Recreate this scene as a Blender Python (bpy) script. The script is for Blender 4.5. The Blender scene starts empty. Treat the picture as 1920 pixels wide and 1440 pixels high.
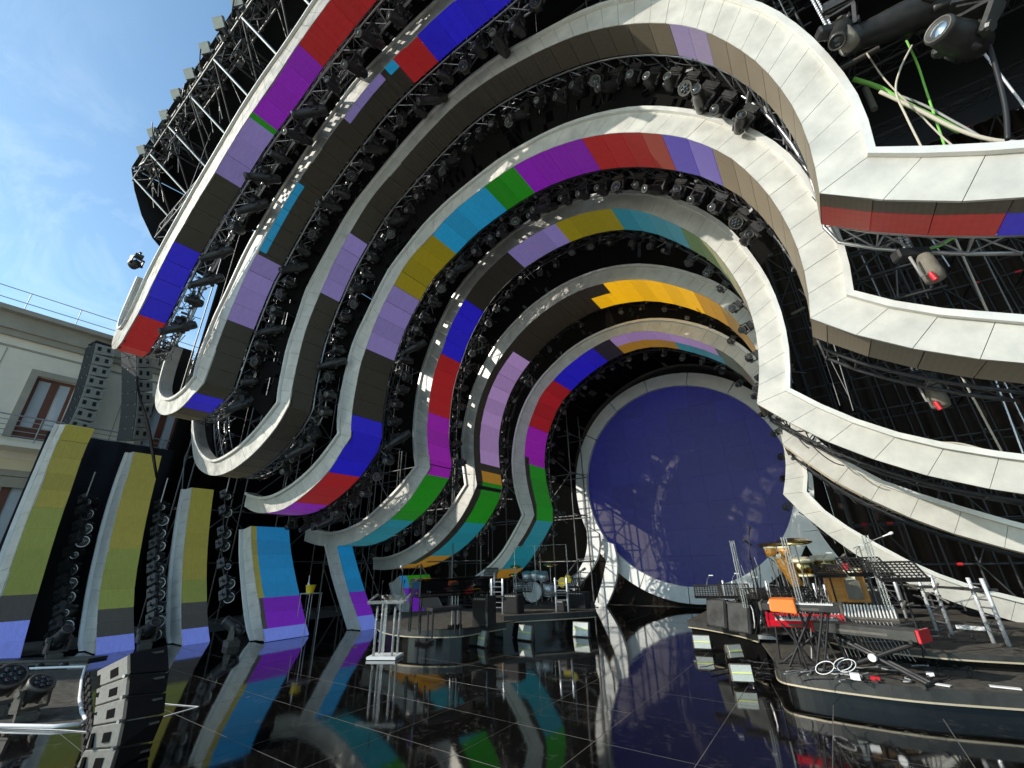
import bpy, bmesh, math, random
from mathutils import Vector, Matrix
random.seed(7)
sc = bpy.context.scene
COL = sc.collection
PI = math.pi

# ------------------------------------------------------------ camera, sky, sun
PW, PH, FPX, EYE = 1920.0, 1440.0, 785.0, 1.8
PITCH, ROLL, YAW = math.radians(22.96), math.radians(-1.39), math.radians(35.02)
_F = Vector((-math.sin(YAW)*math.cos(PITCH), math.cos(YAW)*math.cos(PITCH), math.sin(PITCH)))
_R0 = Vector((math.cos(YAW), math.sin(YAW), 0)); _U0 = _R0.cross(_F)
CR = _R0*math.cos(ROLL) + _U0*math.sin(ROLL); CU = -_R0*math.sin(ROLL) + _U0*math.cos(ROLL)
cam = bpy.data.cameras.new('camera'); cam.sensor_width = 36; cam.lens = 36*FPX/PW
cam.clip_start = .05; cam.clip_end = 500
co = bpy.data.objects.new('camera', cam); COL.objects.link(co); sc.camera = co
co.matrix_world = Matrix(((CR.x, CU.x, -_F.x, 0), (CR.y, CU.y, -_F.y, 0), (CR.z, CU.z, -_F.z, EYE), (0, 0, 0, 1)))

SUN = Vector((-.85, -1.0, .65)).normalized()          # towards the sun
w = bpy.data.worlds.new('World'); sc.world = w; w.use_nodes = True
nt = w.node_tree; nd = nt.nodes; nd.clear()
sky = nd.new('ShaderNodeTexSky'); sky.sky_type = 'NISHITA'; sky.sun_disc = False
sky.sun_elevation = math.asin(SUN.z); sky.sun_rotation = math.atan2(SUN.x, SUN.y)
sky.air_density = 1.0; sky.dust_density = .6; sky.ozone_density = 1.6; sky.altitude = 50
bg = nd.new('ShaderNodeBackground'); bg.inputs[1].default_value = .13
tc = nd.new('ShaderNodeTexCoord'); mp = nd.new('ShaderNodeMapping')
mp.inputs['Rotation'].default_value = (.3, .5, .2); mp.inputs['Scale'].default_value = (1.8, 3.2, 4.0)
ns = nd.new('ShaderNodeTexNoise'); ns.inputs['Scale'].default_value = 1.5; ns.inputs['Detail'].default_value = 9; ns.inputs['Roughness'].default_value = .62
ns.inputs['Distortion'].default_value = .6
rp = nd.new('ShaderNodeValToRGB'); rp.color_ramp.elements[0].position = .50; rp.color_ramp.elements[1].position = .80
rp.color_ramp.elements[0].color = (0, 0, 0, 1); rp.color_ramp.elements[1].color = (.42, .42, .42, 1)
mx = nd.new('ShaderNodeMixRGB'); mx.inputs[2].default_value = (5.4, 5.9, 6.4, 1)
gm = nd.new('ShaderNodeMixRGB'); gm.blend_type = 'MULTIPLY'; gm.inputs[0].default_value = 1; gm.inputs[2].default_value = (.90, 1.05, 1.02, 1)
out = nd.new('ShaderNodeOutputWorld')
L = nt.links.new
L(tc.outputs['Generated'], mp.inputs[0]); L(mp.outputs[0], ns.inputs[0]); L(ns.outputs[0], rp.inputs[0])
L(sky.outputs[0], gm.inputs[1]); L(gm.outputs[0], mx.inputs[1]); sxz = nd.new('ShaderNodeSeparateXYZ'); L(tc.outputs['Generated'], sxz.inputs[0]); cm = nd.new('ShaderNodeMapRange'); cm.inputs[1].default_value = .78; cm.inputs[2].default_value = .52; L(sxz.outputs[2], cm.inputs[0])
cmu = nd.new('ShaderNodeMath'); cmu.operation = 'MULTIPLY'; L(rp.outputs[0], cmu.inputs[0]); L(cm.outputs[0], cmu.inputs[1]); L(cmu.outputs[0], mx.inputs[0]); L(mx.outputs[0], bg.inputs[0]); L(bg.outputs[0], out.inputs[0])
sl = bpy.data.lights.new('sun', 'SUN'); sl.energy = 2.45; sl.angle = math.radians(.5); sl.color = (1, .94, .84)
so = bpy.data.objects.new('sun', sl); COL.objects.link(so); so.rotation_euler = SUN.to_track_quat('Z', 'Y').to_euler()
sc.view_settings.view_transform = 'Standard'; sc.view_settings.look = 'None'
sc.view_settings.exposure = .9; sc.view_settings.gamma = 1; sc.view_settings.use_curve_mapping = False
sc.render.engine = 'CYCLES'
sc.cycles.max_bounces = 8; sc.cycles.glossy_bounces = 4; sc.cycles.transmission_bounces = 8; sc.cycles.transparent_max_bounces = 12

# a measured point of the place: where the sight line of a survey pixel meets a plane
def _ray(x, y): return CR*((x-PW/2)/FPX) - CU*((y-PH/2)/FPX) + _F
def at(x, y, Y): r = _ray(x, y); t = Y/r.y; return Vector((r.x*t, Y, EYE+r.z*t))
def atX(x, y, X): r = _ray(x, y); t = X/r.x; return Vector((X, r.y*t, EYE+r.z*t))
def fl(x, y, z=0.0): r = _ray(x, y); t = (z-EYE)/r.z; return Vector((r.x*t, r.y*t, z))
def px(p):
    d = Vector(p)-Vector((0, 0, EYE)); z = d.dot(_F)
    if z < .05: return None
    return (PW/2+FPX*d.dot(CR)/z, PH/2-FPX*d.dot(CU)/z)
def seen(p, m=80):
    q = px(p); return q is not None and -m < q[0] < PW+m and -m < q[1] < PH+m

# ------------------------------------------------------------ materials
def srgb(r, g, b):
    f = lambda c: (c/255/12.92 if c/255 <= .04045 else ((c/255+.055)/1.055)**2.4)
    return (f(r), f(g), f(b))
def mat(name, col, rough=.5, metal=0, spec=.5, noise=None, bump=None, emit=None, es=1, trans=0, ior=1.45, coat=0, nscale=6, stretch=None):
    m = bpy.data.materials.new(name); m.use_nodes = True; t = m.node_tree; b = t.nodes['Principled BSDF']
    b.inputs['Base Color'].default_value = (*col, 1); b.inputs['Roughness'].default_value = rough; b.inputs['Metallic'].default_value = metal
    b.inputs['Specular IOR Level'].default_value = spec; b.inputs['Coat Weight'].default_value = coat; b.inputs['IOR'].default_value = ior
    b.inputs['Transmission Weight'].default_value = trans
    if emit: b.inputs['Emission Color'].default_value = (*emit, 1); b.inputs['Emission Strength'].default_value = es
    if noise or bump:
        c = t.nodes.new('ShaderNodeTexCoord'); n = t.nodes.new('ShaderNodeTexNoise'); n.inputs['Scale'].default_value = nscale; n.inputs['Detail'].default_value = 8; n.inputs['Roughness'].default_value = .65
        src = c.outputs['Object']
        if stretch:
            mpn = t.nodes.new('ShaderNodeMapping'); mpn.inputs['Scale'].default_value = stretch; t.links.new(src, mpn.inputs[0]); src = mpn.outputs[0]
        t.links.new(src, n.inputs[0])
        if noise:
            lo, hi, rl, rh = noise
            x = t.nodes.new('ShaderNodeValToRGB'); x.color_ramp.elements[0].position = .3; x.color_ramp.elements[1].position = .72
            x.color_ramp.elements[0].color = (*[k*lo for k in col], 1); x.color_ramp.elements[1].color = (*[min(1, k*hi) for k in col], 1)
            t.links.new(n.outputs[0], x.inputs[0]); t.links.new(x.outputs[0], b.inputs['Base Color'])
            y = t.nodes.new('ShaderNodeMapRange'); y.inputs[1].default_value = .3; y.inputs[2].default_value = .7; y.inputs[3].default_value = rl; y.inputs[4].default_value = rh
            t.links.new(n.outputs[0], y.inputs[0]); t.links.new(y.outputs[0], b.inputs['Roughness'])
        if bump:
            u = t.nodes.new('ShaderNodeBump'); u.inputs['Strength'].default_value = bump; u.inputs['Distance'].default_value = .02
            t.links.new(n.outputs[0], u.inputs['Height']); t.links.new(u.outputs[0], b.inputs['Normal'])
    return m
M = {}
M['panel'] = mat('brushed_aluminium_panel', (.58, .565, .515), .42, .12, noise=(.78, 1.08, .30, .58), bump=.06, nscale=2.6)
M['panel_shaded'] = mat('shaded_aluminium_panel', (.34, .315, .26), .36, .35, noise=(.8, 1.1, .28, .5), bump=.05, nscale=3)  # darker panel copy: partial shade on the frontmost arch put into its colour
M['lip'] = mat('aluminium_edge', (.72, .71, .67), .36, .25, noise=(.88, 1.04, .3, .48), nscale=4)
M['ringgrey'] = mat('painted_ring_panel', (.86, .87, .85), .6, 0, noise=(.86, 1.08, .5, .7), nscale=2.2)
M['black'] = mat('matt_black_steel', (.014, .014, .015), .55, 0, noise=(.6, 1.8, .4, .7), nscale=5)
M['fix'] = mat('fixture_black_plastic', (.026, .025, .024), .38, 0, noise=(.6, 1.7, .28, .5), bump=.06, nscale=9)
M['fixlight'] = mat('fixture_pale_plastic', (.10, .09, .075), .5, 0, noise=(.7, 1.3, .4, .6), nscale=8)
M['chrome'] = mat('truss_aluminium', (.50, .50, .50), .34, .85, noise=(.75, 1.1, .25, .5), nscale=20)
M['steel'] = mat('scaffold_steel', (.19, .19, .185), .45, .5, noise=(.6, 1.3, .35, .6), nscale=14)
M['darkpipe'] = mat('dark_scaffold_steel', (.06, .062, .065), .45, .4, noise=(.6, 1.4, .35, .6), nscale=14)
M['ladder'] = mat('polished_ladder_tube', (.72, .73, .76), .25, .35, nscale=30, noise=(.9, 1.05, .12, .3))
M['cloth'] = mat('black_velour', (.0065, .006, .0055), .95, 0, spec=.1, noise=(.75, 1.3, .9, 1), nscale=1.3)
M['backdrop'] = mat('taupe_black_backdrop', (.052, .042, .036), .95, 0, spec=.08, noise=(.85, 1.12, .9, 1), nscale=.8)
M['tarp'] = mat('black_roof_tarpaulin', (.012, .012, .013), .6, 0, spec=.3, noise=(.7, 1.4, .5, .7), nscale=1)
M['navy'] = mat('dark_masking_cloth', (.013, .014, .018), .85, 0, spec=.2, noise=(.7, 1.5, .8, .95), nscale=1.1)
M['lens'] = mat('glass_lens', (.035, .042, .048), .10, .2, spec=.7, coat=.5)
M['herolens'] = mat('big_glass_lens', (.30, .37, .42), .05, .75, spec=1, coat=1)
M['ring'] = mat('lens_ring', (.085, .08, .07), .42)
M['bag'] = mat('chain_bag_canvas', (.20, .185, .155), .9, 0, spec=.2, noise=(.7, 1.15, .8, 1), bump=.5, nscale=9)
M['red'] = mat('red_plastic', (.55, .02, .03), .35, coat=.3)
M['redcloth'] = mat('red_keyboard_end', (.60, .01, .025), .3, coat=.4)
M['orange'] = mat('orange_cloth', (.85, .20, .03), .6)
M['wood'] = mat('orange_wood_cabinet', (.62, .27, .05), .35, 0, noise=(.75, 1.15, .3, .45), nscale=2.5, stretch=(1, 1, 8))
M['yellow'] = mat('yellow_plastic', (.80, .55, .02), .35)
M['white'] = mat('white_plastic', (.80, .80, .79), .4)
M['cream'] = mat('cream_drum_shell', (.72, .68, .50), .35)
M['brass'] = mat('cymbal_brass', (.55, .40, .14), .25, 1)
M['silver'] = mat('silver_sparkle', (.72, .74, .75), .28, .4, noise=(.6, 1.2, .2, .5), nscale=60)
M['gloss'] = mat('black_gloss_fascia', (.006, .006, .006), .07, 0, spec=.6, noise=(.6, 1.6, .05, .16), nscale=1.4)
M['ebony'] = mat('piano_black_lacquer', (.006, .006, .007), .04, 0, spec=.7, coat=.5)
M['carpet'] = mat('dusty_black_deck', (.085, .078, .066), .85, 0, spec=.2, noise=(.45, 1.6, .7, .95), bump=.25, nscale=10)
M['fascia'] = mat('grey_black_riser_edge', (.035, .036, .035), .42, 0, noise=(.7, 1.4, .3, .5), nscale=5)
M['trim'] = mat('warm_edge_trim', (.50, .43, .31), .4, .2)
M['seam'] = mat('floor_seam', (.17, .16, .14), .5)
M['reflector'] = mat('lamp_reflector', (.75, .74, .72), .18, .7, coat=.5)
M['acrylic'] = mat('clear_acrylic', (.94, .96, .96), .03, 0, trans=1, ior=1.3)
M['acredge'] = mat('acrylic_edge', (.86, .89, .87), .08, 0, trans=.8, ior=1.35)
M['plexi'] = mat('clear_screen', (.95, .97, .97), .02, 0, trans=1, ior=1.05)
M['stucco'] = mat('building_stucco', (.88, .79, .64), .9, 0, spec=.2, noise=(.92, 1.05, .85, .95), bump=.15, nscale=1.5)
M['stucco2'] = mat('cream_stucco', (.86, .72, .50), .9, 0, spec=.2, noise=(.93, 1.05, .85, .95), nscale=1.5)
M['paving'] = mat('pale_piazza_paving', (.52, .49, .43), .85, 0, spec=.2, noise=(.85, 1.1, .8, .9), nscale=.4)
M['stone'] = mat('grey_stone_trim', (.40, .36, .29), .85, 0, spec=.2, noise=(.88, 1.08, .8, .9), nscale=2)
M['woodframe'] = mat('brown_window_wood', (.16, .055, .03), .45, noise=(.7, 1.2, .35, .55), nscale=6, stretch=(1, 1, .2))
M['pane'] = mat('curtained_window_glass', (.55, .60, .64), .12, 0, spec=.9, coat=1, noise=(.88, 1.05, .08, .14), nscale=1.2)
M['rail'] = mat('galvanised_rail', (.36, .36, .36), .45, .4)
M['lampbox'] = mat('floodlight_glass', (.50, .53, .47), .2, 0, spec=.8, coat=.8, noise=(.85, 1.05, .15, .3), nscale=12)
M['tube'] = mat('yellow_lamp_tube', (.75, .80, .25), .3)
M['speakerside'] = mat('speckled_speaker_paint', (.24, .23, .205), .75, 0, spec=.3, noise=(.75, 1.15, .65, .85), bump=.12, nscale=22)
M['grille'] = mat('speaker_grille', (.012, .012, .013), .6, 0, spec=.3, noise=(.6, 1.5, .5, .7), nscale=40)
M['arrayside'] = mat('array_side_paint', (.34, .34, .30), .6, 0, noise=(.75, 1.15, .5, .7), nscale=5, stretch=(1, 1, 5))
M['arrayfront'] = mat('array_front_grille', (.040, .043, .045), .7, 0, noise=(.8, 1.2, .6, .8), nscale=30)
M['green'] = mat('green_cable', (.22, .55, .10), .45)
M['beige'] = mat('beige_rope', (.48, .44, .36), .8)
M['cable'] = mat('black_cable', (.02, .02, .022), .45)
M['greycable'] = mat('grey_cable', (.30, .30, .29), .5)
M['keys'] = mat('piano_keys_white', (.75, .75, .72), .3)
M['blueplate'] = mat('disc_rim', (.02, .02, .10), .4)

# LED tile material: dark pixel mesh with fine grid, lit in one flat colour
def led(name, rgb, k=1.0, base=(.165, .145, .115)):
    m = bpy.data.materials.new('led_'+name); m.use_nodes = True; t = m.node_tree; b = t.nodes['Principled BSDF']
    b.inputs['Roughness'].default_value = .5; b.inputs['Specular IOR Level'].default_value = .3
    b.inputs['Sheen Weight'].default_value = .45; b.inputs['Sheen Roughness'].default_value = .45; b.inputs['Sheen Tint'].default_value = (.95, .78, .55, 1)
    c = t.nodes.new('ShaderNodeTexCoord'); n = t.nodes.new('ShaderNodeTexNoise'); n.inputs['Scale'].default_value = 5; n.inputs['Detail'].default_value = 10; n.inputs['Roughness'].default_value = .8
    mp_ = t.nodes.new('ShaderNodeMapping'); mp_.inputs['Scale'].default_value = (1, 4, 1)
    t.links.new(c.outputs['Object'], mp_.inputs[0]); t.links.new(mp_.outputs[0], n.inputs[0])
    w1 = t.nodes.new('ShaderNodeTexWave'); w1.bands_direction = 'Y'; w1.inputs['Scale'].default_value = 9; w1.inputs['Distortion'].default_value = .15
    w2 = t.nodes.new('ShaderNodeTexWave'); w2.bands_direction = 'Z'; w2.inputs['Scale'].default_value = 9; w2.inputs['Distortion'].default_value = .15
    t.links.new(c.outputs['Object'], w1.inputs[0]); t.links.new(c.outputs['Object'], w2.inputs[0])
    mu = t.nodes.new('ShaderNodeMath'); mu.operation = 'MULTIPLY'; t.links.new(w1.outputs['Fac'], mu.inputs[0]); t.links.new(w2.outputs['Fac'], mu.inputs[1])
    ad = t.nodes.new('ShaderNodeMath'); ad.operation = 'MULTIPLY_ADD'; ad.inputs[1].default_value = .35; t.links.new(mu.outputs[0], ad.inputs[0]); t.links.new(n.outputs[0], ad.inputs[2])
    x = t.nodes.new('ShaderNodeValToRGB'); x.color_ramp.elements[0].position = .35; x.color_ramp.elements[1].position = .85
    x.color_ramp.elements[0].color = (*[v*.72 for v in base], 1); x.color_ramp.elements[1].color = (*[v*1.3 for v in base], 1)
    t.links.new(ad.outputs[0], x.inputs[0]); t.links.new(x.outputs[0], b.inputs['Base Color'])
    e = srgb(*rgb); b.inputs['Emission Color'].default_value = (*e, 1)
    mr = t.nodes.new('ShaderNodeMapRange'); mr.inputs[1].default_value = .3; mr.inputs[2].default_value = .75; mr.inputs[3].default_value = .78*k; mr.inputs[4].default_value = 1.12*k
    t.links.new(n.outputs[0], mr.inputs[0]); oi = t.nodes.new('ShaderNodeObjectInfo'); vr = t.nodes.new('ShaderNodeMapRange'); vr.inputs[3].default_value = .86; vr.inputs[4].default_value = 1.06; t.links.new(oi.outputs['Random'], vr.inputs[0])
    vm = t.nodes.new('ShaderNodeMath'); vm.operation = 'MULTIPLY'; t.links.new(mr.outputs[0], vm.inputs[0]); t.links.new(vr.outputs[0], vm.inputs[1]); t.links.new(vm.outputs[0], b.inputs['Emission Strength'])
    return m
LEDC = dict(K=(1, 1, 1), k=(3, 4, 5), B=(8, 0, 168), R=(138, 0, 16), P=(112, 0, 150), M=(128, 0, 146), G=(0, 112, 4), C=(0, 122, 165), T=(0, 108, 125),
            Y=(118, 108, 0), L=(112, 102, 158), V=(150, 120, 172), O=(250, 186, 0), n=(190, 135, 20), N=(140, 100, 18), g=(50, 92, 50), t=(30, 60, 55), D=(10, 12, 26),
            y=(108, 110, 44), e=(94, 110, 50), H=(42, 46, 50), l=(96, 118, 205), c=(0, 108, 162), p=(92, 8, 160))
LED = {k: led(k, v, .45, base=(.078, .068, .052) if k in 'Kk' else (.055, .046, .034)) for k, v in LEDC.items()}

# ------------------------------------------------------------ object helpers
def link(o, parent=None):
    COL.objects.link(o)
    if parent is not None: o.parent = parent
    return o
def tag(o, label=None, cat=None, group=None, kind=None):
    if label: o['label'] = label
    if cat: o['category'] = cat
    if group: o['group'] = group
    if kind: o['kind'] = kind
    return o
def thing(name, label, cat, loc=(0, 0, 0), group=None, mtx=None):
    o = bpy.data.objects.new(name, None); o.empty_display_size = .1; COL.objects.link(o)
    if mtx is not None: o.matrix_world = mtx
    else: o.location = loc
    return tag(o, label, cat, group)
def rot_to(d, up=Vector((0, 0, 1))):      # matrix whose Z axis is d
    z = Vector(d).normalized(); x = up.cross(z)
    if x.length < 1e-4: x = Vector((1, 0, 0)).cross(z)
    x.normalize(); y = z.cross(x)
    return Matrix((x, y, z)).transposed()
class MB:
    def __init__(s): s.v = []; s.f = []; s.m = []; s.mi = 0
    def add(s, v, f):
        n = len(s.v); s.v += [tuple(p) for p in v]; s.f += [tuple(i+n for i in q) for q in f]; s.m += [s.mi]*len(f); return s
    def box(s, c, d, R=None):
        c = Vector(c); R = R or Matrix.Identity(3)
        v = [c+R@Vector((sx*d[0]/2, sy*d[1]/2, sz*d[2]/2)) for sx in (-1, 1) for sy in (-1, 1) for sz in (-1, 1)]
        return s.add(v, [(0, 1, 3, 2), (4, 6, 7, 5), (0, 4, 5, 1), (2, 3, 7, 6), (0, 2, 6, 4), (1, 5, 7, 3)])
    def hexa(s, a):      # 8 corners: front quad then back quad, same order
        return s.add(a, [(0, 1, 2, 3), (7, 6, 5, 4), (0, 4, 5, 1), (1, 5, 6, 2), (2, 6, 7, 3), (3, 7, 4, 0)])
    def lathe(s, prof, n=16, R=None, c=(0, 0, 0), cap=True):     # prof: (r, z) list
        R = R or Matrix.Identity(3); c = Vector(c); v = []; f = []
        for r, z in prof:
            for i in range(n):
                a = 2*PI*i/n; v.append(c+R@Vector((r*math.cos(a), r*math.sin(a), z)))
        for j in range(len(prof)-1):
            for i in range(n): k = (i+1) % n; f.append((j*n+i, j*n+k, (j+1)*n+k, (j+1)*n+i))
        if cap: f.append(tuple(range(n-1, -1, -1))); f.append(tuple(range((len(prof)-1)*n, len(prof)*n)))
        return s.add(v, f)
    def bar(s, a, b, r, n=8, r2=None):
        a = Vector(a); b = Vector(b); d = b-a
        if d.length < 1e-5: return s
        return s.lathe([(r, 0), (r2 if r2 is not None else r, d.length)], n, rot_to(d), a)
    def tube(s, pts, r, n=6):
        pts = [Vector(p) for p in pts]; v = []; f = []
        for i, p in enumerate(pts):
            d = (pts[min(i+1, len(pts)-1)]-pts[max(i-1, 0)]); R = rot_to(d if d.length > 1e-6 else Vector((0, 0, 1)), Vector((.13, .2, .97)))
            for k in range(n): a = 2*PI*k/n; v.append(p+R@Vector((r*math.cos(a), r*math.sin(a), 0)))
        for j in range(len(pts)-1):
            for i in range(n): k = (i+1) % n; f.append((j*n+i, j*n+k, (j+1)*n+k, (j+1)*n+i))
        f.append(tuple(range(n-1, -1, -1))); f.append(tuple(range((len(pts)-1)*n, len(pts)*n)))
        return s.add(v, f)
    def prism(s, poly, z0, z1):      # plan polygon
        n = len(poly); v = [(p[0], p[1], z0) for p in poly]+[(p[0], p[1], z1) for p in poly]
        f = [tuple(range(n-1, -1, -1)), tuple(range(n, 2*n))]+[(i, (i+1) % n, n+(i+1) % n, n+i) for i in range(n)]
        return s.add(v, f)
    def mesh(s, name, mats, smooth=False):
        me = bpy.data.meshes.new(name); me.from_pydata(s.v, [], s.f)
        for m in (mats if isinstance(mats, (list, tuple)) else [mats]): me.materials.append(m)
        if any(s.m): me.polygons.foreach_set('material_index', s.m)
        if smooth:
            me.polygons.foreach_set('use_smooth', [len(p.vertices) == 4 for p in me.polygons])
        me.update(); return me
    def build(s, name, mats, parent=None, smooth=False, **k):
        o = link(bpy.data.objects.new(name, s.mesh(name, mats, smooth)), parent)
        return tag(o, **k) if k else o
def bevel(o, wd=.01, seg=1):
    b = o.modifiers.new('bevel', 'BEVEL'); b.width = wd; b.segments = seg; b.limit_method = 'ANGLE'; return o
PIPE = {}
def pipe(name, a, b, r, m, parent=None, n=8):       # one pipe, unit mesh shared between alike pipes
    k = (m, n)
    if k not in PIPE: PIPE[k] = MB().lathe([(1, 0), (1, 1)], n).mesh('pipe', M[m], True)
    a = Vector(a); b = Vector(b); d = b-a; o = link(bpy.data.objects.new(name, PIPE[k]), parent)
    o.matrix_local = Matrix.Translation(a) @ rot_to(d).to_4x4() @ Matrix.Diagonal((r, r, d.length, 1)); return o
def copy_tree(o, parent=None):
    c = o.copy(); COL.objects.link(c); c.parent = parent
    for ch in o.children: copy_tree(ch, c)
    return c
def lerp(a, b, t): return a+(b-a)*t
def sag(a, b, s, n=10): return [Vector(a).lerp(Vector(b), i/n)-Vector((0, 0, s*4*(i/n)*(1-i/n))) for i in range(n+1)]
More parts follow.
